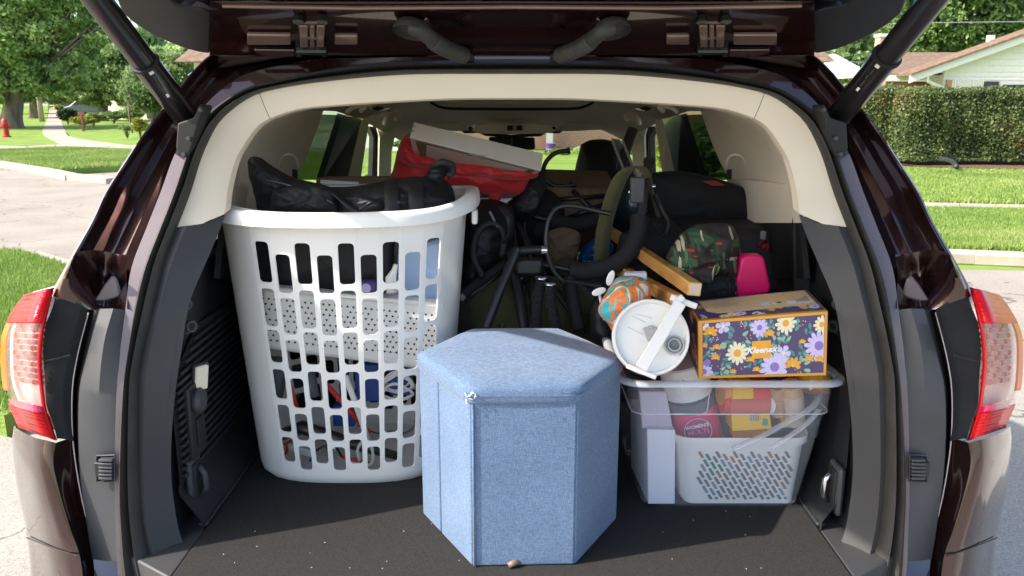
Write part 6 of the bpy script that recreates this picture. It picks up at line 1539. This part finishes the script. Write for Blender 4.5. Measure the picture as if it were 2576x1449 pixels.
def printed_cloth():
    m = bpy.data.materials.new('leaf_print'); m.use_nodes = True; nt = m.node_tree; p = nt.nodes['Principled BSDF']
    tc = nd(nt, 'ShaderNodeTexCoord'); last = None
    base = (.028,.021,.017)
    layers = [((30,5,9), .5, (.022,.055,.028), .21), ((10,5,34), .95, (.035,.085,.04), .18), ((62,5,11), 2.2, (.46,.40,.30), .115), ((11,5,50), 1.15, (.40,.34,.25), .085), ((24,5,60), 3.3, (.40,.04,.025), .085), ((70,5,14), 4.0, (.07,.15,.07), .13), ((90,5,20), 5.1, (.02,.018,.016), .16)]
    rgb = nd(nt, 'ShaderNodeRGB'); rgb.outputs[0].default_value = (*base, 1); last = rgb.outputs[0]
    for st, rot, col, th in layers:
        mp = nd(nt, 'ShaderNodeMapping'); mp.inputs['Scale'].default_value = st; mp.inputs['Rotation'].default_value = (0, rot, 0); mp.inputs['Location'].default_value = (rot*3, 1, rot); nt.links.new(tc.outputs['Object'], mp.inputs[0])
        vo = nd(nt, 'ShaderNodeTexVoronoi'); vo.inputs['Scale'].default_value = 1; nt.links.new(mp.outputs[0], vo.inputs['Vector'])
        lt = nd(nt, 'ShaderNodeMath', operation='LESS_THAN'); lt.inputs[1].default_value = th*2.1; nt.links.new(vo.outputs['Distance'], lt.inputs[0])
        mx = nd(nt, 'ShaderNodeMix'); mx.data_type = 'RGBA'; mx.inputs['B'].default_value = (*col, 1); nt.links.new(lt.outputs[0], mx.inputs['Factor']); nt.links.new(last, mx.inputs['A']); last = mx.outputs['Result']
    nt.links.new(last, p.inputs['Base Color']); p.inputs['Roughness'].default_value = .75; MATS['leaf_print'] = m
printed_cloth()
cap = thing('printed_cap', 'black cap with a green and red leaf print lying open behind the tissue box', 'cap', U(1800,700,.3))
pl_part('crown', [(1672,648),(1700,608),(1718,585),(1762,562),(1828,562),(1852,580),(1862,630),(1876,665),(1888,690),(1862,700),(1828,688),(1790,695),(1755,725),(1715,708),(1690,680)], .33, .07, 'leaf_print', cap, wr=.020, ws=11, seed=21)
pl_part('lining', [(1752,735),(1765,708),(1795,692),(1830,690),(1862,706),(1880,700),(1862,745),(1840,765),(1770,765)], .29, .02, 'black_deep', cap, wr=.003, ws=20, seed=22)
mb = MB()
for i in range(5): mb.tube(crom([U(1775+i*20,752,.265), U(1785+i*17,720,.262), U(1800+i*12,702,.27)], 8), .0014, 5)
mb.obj('seam', MATS['black_nylon'], cap, smooth=True)
mat('hot_pink', (.72,.005,.13), .35, var=.03)
P = [(1866,650),(1878,643),(1915,643),(1924,650),(1932,690),(1940,722),(1934,738),(1860,748),(1846,740)]
pk = MB().prism([U(x, y, .27) for x, y in P], (0,.035,0)).obj('pink_case', MATS['hot_pink'], bevel=.008, seg=4); tag(pk, 'hot pink hard case standing behind the tissue box', 'case')

# ------------------------------------------------------------------ dark mass of luggage further in
def blackp(name, label, cat, outl, Y, depth, m='black_nylon', **kw):
    o = pillow(outl, Y, depth, MATS[m], name=name, **kw); return tag(o, label, cat)
blackp('backpack', 'black backpack hanging right of the laundry basket under the red bag', 'backpack', [(1168,520),(1210,500),(1262,506),(1292,530),(1290,600),(1262,660),(1215,700),(1160,740),(1150,640)], .62, .10, wr=.012, ws=10, seed=31)
bp_ = bpy.data.objects['backpack']; MB().tube([U(1232,532,.50), U(1252,572,.50)], .003, 6).obj('zip', MATS['mid_grey'], bp_); MB().tube(crom([U(1262,520,.5), U(1282,548,.48), U(1284,585,.49), U(1268,610,.5)], 12), .012, 8, flat=.3).obj('strap', MATS['dark_plastic'], bp_, smooth=True)
blackp('travel_bag', 'large dark bag behind the laundry basket along the left wall', 'bag', [(556,575),(600,520),(700,470),(1100,470),(1200,500),(1210,800),(1100,900),(700,900),(570,820)], .80, .13, 'black_deep', wr=.02, seed=32)
blackp('sleeping_bag', 'dark olive green rolled bag low behind the blue ottoman', 'bag', [(1148,880),(1150,740),(1200,700),(1300,690),(1420,700),(1490,740),(1500,800),(1520,900)], .58, .10, 'olive_cloth' if 'olive_cloth' in MATS else mat('olive_cloth', (.045,.048,.014), .8, var=.2, bump=.3, bscale=300, sheen=.2).name, wr=.014, ws=8, seed=33)
blackp('dark_bag', 'black shiny bag between the blue ottoman and the clear bin', 'bag', [(1486,900),(1484,780),(1500,750),(1520,760),(1540,800),(1560,870),(1580,1000),(1500,1000)], .40, .05, 'black_nylon', wr=.010, seed=34)
tag(MB().hexa([U(1330,690,1.0), U(1540,690,1.0), U(1528,572,1.0), U(1360,560,1.0)]+[p+Vector((0,.25,.0)) for p in (U(1330,690,1.0), U(1540,690,1.0), U(1528,572,1.0), U(1360,560,1.0))]).obj('cardboard_box', MATS['cardboard_dark'], bevel=.004), 'brown cardboard box deep behind the folded chair frame', 'box')
tag(MB().hexa([U(1345,560,1.1), U(1535,548,1.1), U(1555,476,1.1), U(1350,470,1.1)]+[p+Vector((0,.3,.03)) for p in (U(1345,560,1.1), U(1535,548,1.1), U(1555,476,1.1), U(1350,470,1.1))]).obj('cardboard_box', MATS['cardboard'], bevel=.004), 'open tan cardboard box below the front passenger seat headrest', 'box')
mat('blue_shiny', (.01,.05,.22), .25, col2=(.02,.14,.25), scale=20, coat=.5)
tag(pillow([(1440,680),(1450,640),(1490,600),(1530,590),(1545,650),(1540,700),(1470,702)], .86, .05, MATS['blue_shiny'], name='foil_bag', wr=.012, ws=22, seed=35), 'shiny dark blue foil bag beside the olive strap', 'bag')
# long black case and cooler on the right
lcz = thing('instrument_case', 'long black padded case lying along the right wall below the window', 'case', U(1790,500,.8))
pl_part('case_body', [(1632,446),(1642,436),(1720,432),(1800,448),(1880,474),(1938,497),(1946,506),(1942,548),(1930,560),(1780,562),(1680,556),(1636,548)], .85, .07, 'black_deep', lcz, wr=.004, ws=7, seed=41, power=.18)
mat('dull_red', (.25,.02,.03), .5); MB().prism([U(x, y, .765) for x, y in ((1768,456),(1800,455),(1826,466),(1792,468))], (0,.006,0)).obj('badge', MATS['dull_red'], lcz)
cb = thing('hard_case', 'black hard case with two red latch buttons behind the tissue box', 'case', U(1820,680,.65))
q = [(1655,800,.60),(2025,800,.52),(2018,585,.56),(1640,560,.66)]
PQ = [U(*p) for p in q]; MB().hexa(PQ+[p+Vector((0,.25,.0)) for p in PQ]).obj('shell', MATS['black_deep'], cb, bevel=.02, seg=4)
for x in (1920,1972):
    MB().lathe([(0,-.008),(.010,-.008),(.012,-.002),(.012,.01)], U(x,617,.545), (0,-1,0), 18).obj('latch_button', MATS['dull_red'], cb, smooth=True)
    MB().box(U(x,592,.545), (.012,.012,.02)).obj('clasp', MATS['mid_grey'], cb, bevel=.002)
tag(MB().hexa([U(1625,900,.46), U(2040,900,.46), U(2040,735,.50), U(1640,735,.50)]+[p+Vector((0,.05,.0)) for p in (U(1625,900,.46), U(2040,900,.46), U(2040,735,.50), U(1640,735,.50))]).obj('storage_box', MATS['black_deep'], bevel=.02), 'low black box standing directly behind the clear bin', 'box')
tag(pillow([(1560,590),(1640,545),(1700,560),(1720,600),(1690,660),(1660,760),(1560,760),(1540,680)], .62, .05, MATS['black_deep'], name='black_cloth', wr=.01, seed=36), 'crumpled black cloth behind the square wooden sticks', 'cloth')
# folding chair / trolley frame
mat('frame_black', (.016,.016,.017), .38, var=.1, coat=.2); mat('foam', (.017,.017,.019), .85, bump=.3, bscale=300)
fc = thing('folding_chair', 'folded black tubular chair with curved foam-padded arms in the middle of the load', 'folding chair', U(1450,640,.6))
def tb_(pts, r, name, m='frame_black', n=None, parent=None, **kw):
    return MB().tube(crom([U(*p) for p in pts], n or 22) if len(pts) > 2 else [U(*p) for p in pts], r, 12, **kw).obj(name, MATS[m], parent or fc, smooth=True, sharp=50)
tb_([(1634,404,.62),(1622,470,.58),(1608,565,.54)], .0125, 'arm_tube'); tb_([(1634,402,.62),(1633,410,.615)], .0145, 'end_cap')
tb_([(1608,545,.54),(1604,590,.52),(1582,635,.51),(1540,668,.51),(1480,682,.51),(1432,680,.51)], .0215, 'foam_grip', 'foam', 30)
tb_([(1435,679,.51),(1380,668,.51),(1300,655,.51)], .008, 'arm_tube')
tb_([(1310,538,.82),(1365,550,.82),(1385,552,.82)], .008, 'arm_tube', 'frame_black')
tb_([(1378,552,.84),(1440,565,.84),(1500,550,.84),(1545,510,.84),(1580,440,.86)], .021, 'foam_grip', 'foam', 26)
tb_([(1420,712,.47),(1392,680,.47),(1374,620,.47),(1378,560,.48),(1400,524,.49),(1440,518,.49),(1490,528,.49),(1536,538,.48)], .0058, 'rod', 'frame_black', 40)
tb_([(1300,626,.46),(1262,720,.42),(1222,825,.38)], .0115, 'leg'); tb_([(1284,655,.52),(1305,740,.47),(1320,830,.42)], .0125, 'leg')
tb_([(1298,632,.46),(1340,628,.47),(1372,628,.47)], .010, 'hinge_block'); tb_([(1362,629,.462),(1376,629,.462)], .0105, 'bracket', 'chrome')
MB().box(U(1330,670,.49), (.07,.03,.045)).obj('hinge_block', MATS['frame_black'], fc, bevel=.01)
tb_([(1420,706,.44),(1470,714,.40),(1516,721,.36)], .004, 'rod')
tb_([(1430,700,.50),(1442,760,.47),(1456,830,.44)], .016, 'leg', 'foam')
tb_([(1592,325,.95),(1576,370,.93),(1562,430,.90)], .015, 'back_post')
for d in (0, 26): tb_([(1540+d,352+d*.1,.92),(1570+d,430,.88),(1600+d,520,.84)], .0042, 'side_rail', 'mid_grey')
MB().prism([U(x, y, .92) for x, y in ((1538,348),(1560,352),(1612,470),(1592,480))], (0,.006,0)).obj('side_panel', MATS['frame_black'], fc)
MB().box(U(1603,478,.56), (.034,.02,.062)).obj('bracket', MATS['dark_grey'], fc, bevel=.004)
tb_([(1640,470,.60),(1648,469,.60)], .006, 'rivet', 'chrome')
tb_([(1160,748,.50),(1200,712,.52),(1290,650,.56)], .012, 'leg', 'foam'); tb_([(1156,752,.495),(1166,744,.50)], .010, 'foot_cap', 'mid_grey')
# coiled cords standing behind the ottoman
for i, (pts, lb) in enumerate((([(1362,700,.44),(1352,760,.42),(1350,835,.40)], 'left of two black coil-wrapped stretch cords behind the ottoman'), ([(1384,715,.42),(1388,770,.41),(1404,840,.39)], 'right of two black coil-wrapped stretch cords behind the ottoman'))):
    P = crom([U(*p) for p in pts], 120); rr = [.0125+.002*math.sin(k*1.3) for k in range(120)]
    t = thing('stretch_cord', lb, 'stretch cord', P[-1]); MB().tube(P, rr, 12).obj('cord', MATS['foam'], t, smooth=True); MB().tube([P[0]+Vector((0,0,-.004)), P[0]+Vector((0,0,.004))], .0145, 14).obj('metal_ring', MATS['chrome'], t, smooth=True)
# hook, pole, strap
tag(MB().tube(crom([U(*p) for p in [(1431,379,.98),(1400,384,.98),(1376,404,.98),(1367,430,.98),(1378,456,.98),(1400,468,.98),(1436,466,.98),(1450,464,.98)]], 36), .0068, 10).tube([U(1426,380,.98), U(1434,378,.98)], .009, 10).tube([U(1436,455,.98), U(1436,478,.98)], .006, 8).tube([U(1434,470,.98), U(1426,508,.96)], .007, 8).obj('curved_handle', MATS['frame_black'], smooth=True), 'black C-shaped metal hook standing up in front of the windshield view', 'hook')
rv = []
for pts, w_ in (([(1512,705,.60),(1514,640,.59),(1520,580,.57),(1534,520,.56),(1558,455,.55),(1584,424,.55),(1610,420,.56),(1628,440,.57),(1640,480,.60),(1656,540,.62),(1662,580,.63)], 1),):
    P = crom([U(*p) for p in pts], 50); L_, R_ = [], []
    for i, p in enumerate(P):
        ww = .019 if i < 24 else max(.005, .019-(i-24)*.0009)
        L_.append(p+Vector((-ww, 0, 0))); R_.append(p+Vector((ww, .010, 0)))
    v, f = loft([L_, R_]); st = mesh('shoulder_strap', v, f, MATS['olive_web'], smooth=True); solid(st, .003); tag(st, 'wide olive green webbing strap looped over the black chair arm', 'strap')
blackp('camera_bag', 'black bag under the C-shaped hook below the windshield', 'bag', [(1300,520),(1320,480),(1360,470),(1400,490),(1420,530),(1400,600),(1340,640),(1290,620)], .90, .07, 'black_deep', wr=.012, seed=37)
blackp('black_jacket', 'black jacket bunched at the right end of the red bag', 'jacket', [(1330,440),(1352,425),(1372,430),(1375,470),(1350,540),(1300,560),(1270,520),(1300,490)], .72, .05, 'black_nylon', wr=.012, seed=38)
# khaki canvas, extra legs and straps tangled through the middle of the pile
mat('khaki', (.19,.13,.075), .85, var=.2, bump=.3, bscale=300, fold=.5, fscale=9)
kc = thing('camp_stool', 'folded khaki canvas stool with crossed black bars behind the chair arms', 'camp stool', U(1440,540,.95))
pl_part('canvas', [(1330,500),(1352,474),(1420,470),(1500,474),(1560,486),(1540,520),(1500,560),(1460,575),(1400,560),(1360,545)], .95, .03, 'khaki', kc, wr=.012, ws=9, seed=51)
for a, b in (((1372,505),(1530,492)), ((1400,560),(1556,500)), ((1440,478),(1520,560)), ((1340,548),(1420,600))): MB().tube([U(*a,.90), U(*b,.90)], .007, 8).obj('bar', MATS['frame_black'], kc, smooth=True)
tag(pillow([(1376,580),(1420,572),(1460,590),(1452,650),(1440,690),(1392,690),(1378,640)], .80, .03, MATS['khaki'], name='khaki_cloth', wr=.014, ws=12, seed=52), 'khaki cloth hanging between the chair rod and the foil bag', 'cloth')
tp = thing('tripod', 'black tripod with its legs folded together low behind the ottoman', 'tripod', U(1290,700,.6))
for pts in ([(1270,560,.66),(1282,640,.60),(1240,700,.55),(1180,745,.52)], [(1300,560,.66),(1330,640,.58),(1336,720,.52),(1344,800,.48)], [(1288,540,.68),(1296,640,.60),(1276,740,.54),(1262,830,.48)], [(1345,640,.60),(1372,700,.55),(1420,760,.50),(1470,840,.46)]): MB().tube(crom([U(*p) for p in pts], 16), .0085, 8).obj('leg', MATS['frame_black'], tp, smooth=True)
for x, y in ((1284,640),(1336,720),(1310,700),(1404,745)): MB().lathe([(0,-.012),(.014,-.012),(.016,0),(.014,.012),(0,.012)], U(x,y,.53), (1,.2,.1), 14).obj('knob', MATS['black_metal'], tp, smooth=True)
for i, (pts, lb) in enumerate((([(1215,700,.50),(1190,640,.50),(1205,580,.50),(1240,560,.50),(1268,590,.50),(1262,650,.50)], 'black webbing strap looping down the front of the backpack'), ([(1640,560,.55),(1668,590,.55),(1680,560,.56),(1660,520,.58),(1648,490,.58)], 'thin black strap looping right of the foam chair arm'), ([(1310,470,.8),(1322,520,.78),(1318,580,.76),(1334,620,.74)], 'black strap hanging below the end of the red bag'))):
    tag(MB().tube(crom([U(*p) for p in pts], 26), .008, 8, flat=.4).obj('strap', MATS['black_nylon'], smooth=True), lb, 'strap')
# white spoon pair and papers by the marbled pouch
sp = thing('white_spoons', 'white plastic spoons sticking up left of the marbled pouch', 'spoon', U(1515,720,.2))
for (x, y, rx, ry, a) in ((1507,734,19,9,-.35),(1536,700,9,20,.35)):
    P = [U(x+rx*math.cos(t)*math.cos(a)-ry*math.sin(t)*math.sin(a), y+rx*math.cos(t)*math.sin(a)+ry*math.sin(t)*math.cos(a), .20) for t in [2*math.pi*k/18 for k in range(18)]]
    MB().prism(P, (0,.004,0)).obj('spoon_bowl', MATS['white_plastic'], sp, bevel=.0015)
    MB().tube([U(x,y,.203), U(x+14,y+70,.22)], .003, 6).obj('spoon_handle', MATS['white_plastic'], sp)
hx('notebook', 'white book edge showing above the marbled pouch', 'book', [(1572,712,.24),(1628,712,.24),(1628,686,.26),(1574,688,.26)], .02, MATS['white_card'])
# litter on the carpet
rnd = random.Random(4); mb = MB()
for i in range(26):
    x, y = rnd.uniform(-.55,.55), rnd.uniform(-.12,.12); a = rnd.uniform(0,3.1); l = rnd.uniform(.0006,.0028)
    mb.tube([(x,y,FZ+.001),(x+l*math.cos(a)*.5,y+l*math.sin(a)*.5,FZ+.002),(x+l*math.cos(a),y+l*math.sin(a),FZ+.001)], .0004, 4)
tag(mb.obj('lint', MATS['white_thread'], kind='stuff'), 'specks of pale lint scattered on the dark cargo carpet', 'lint')
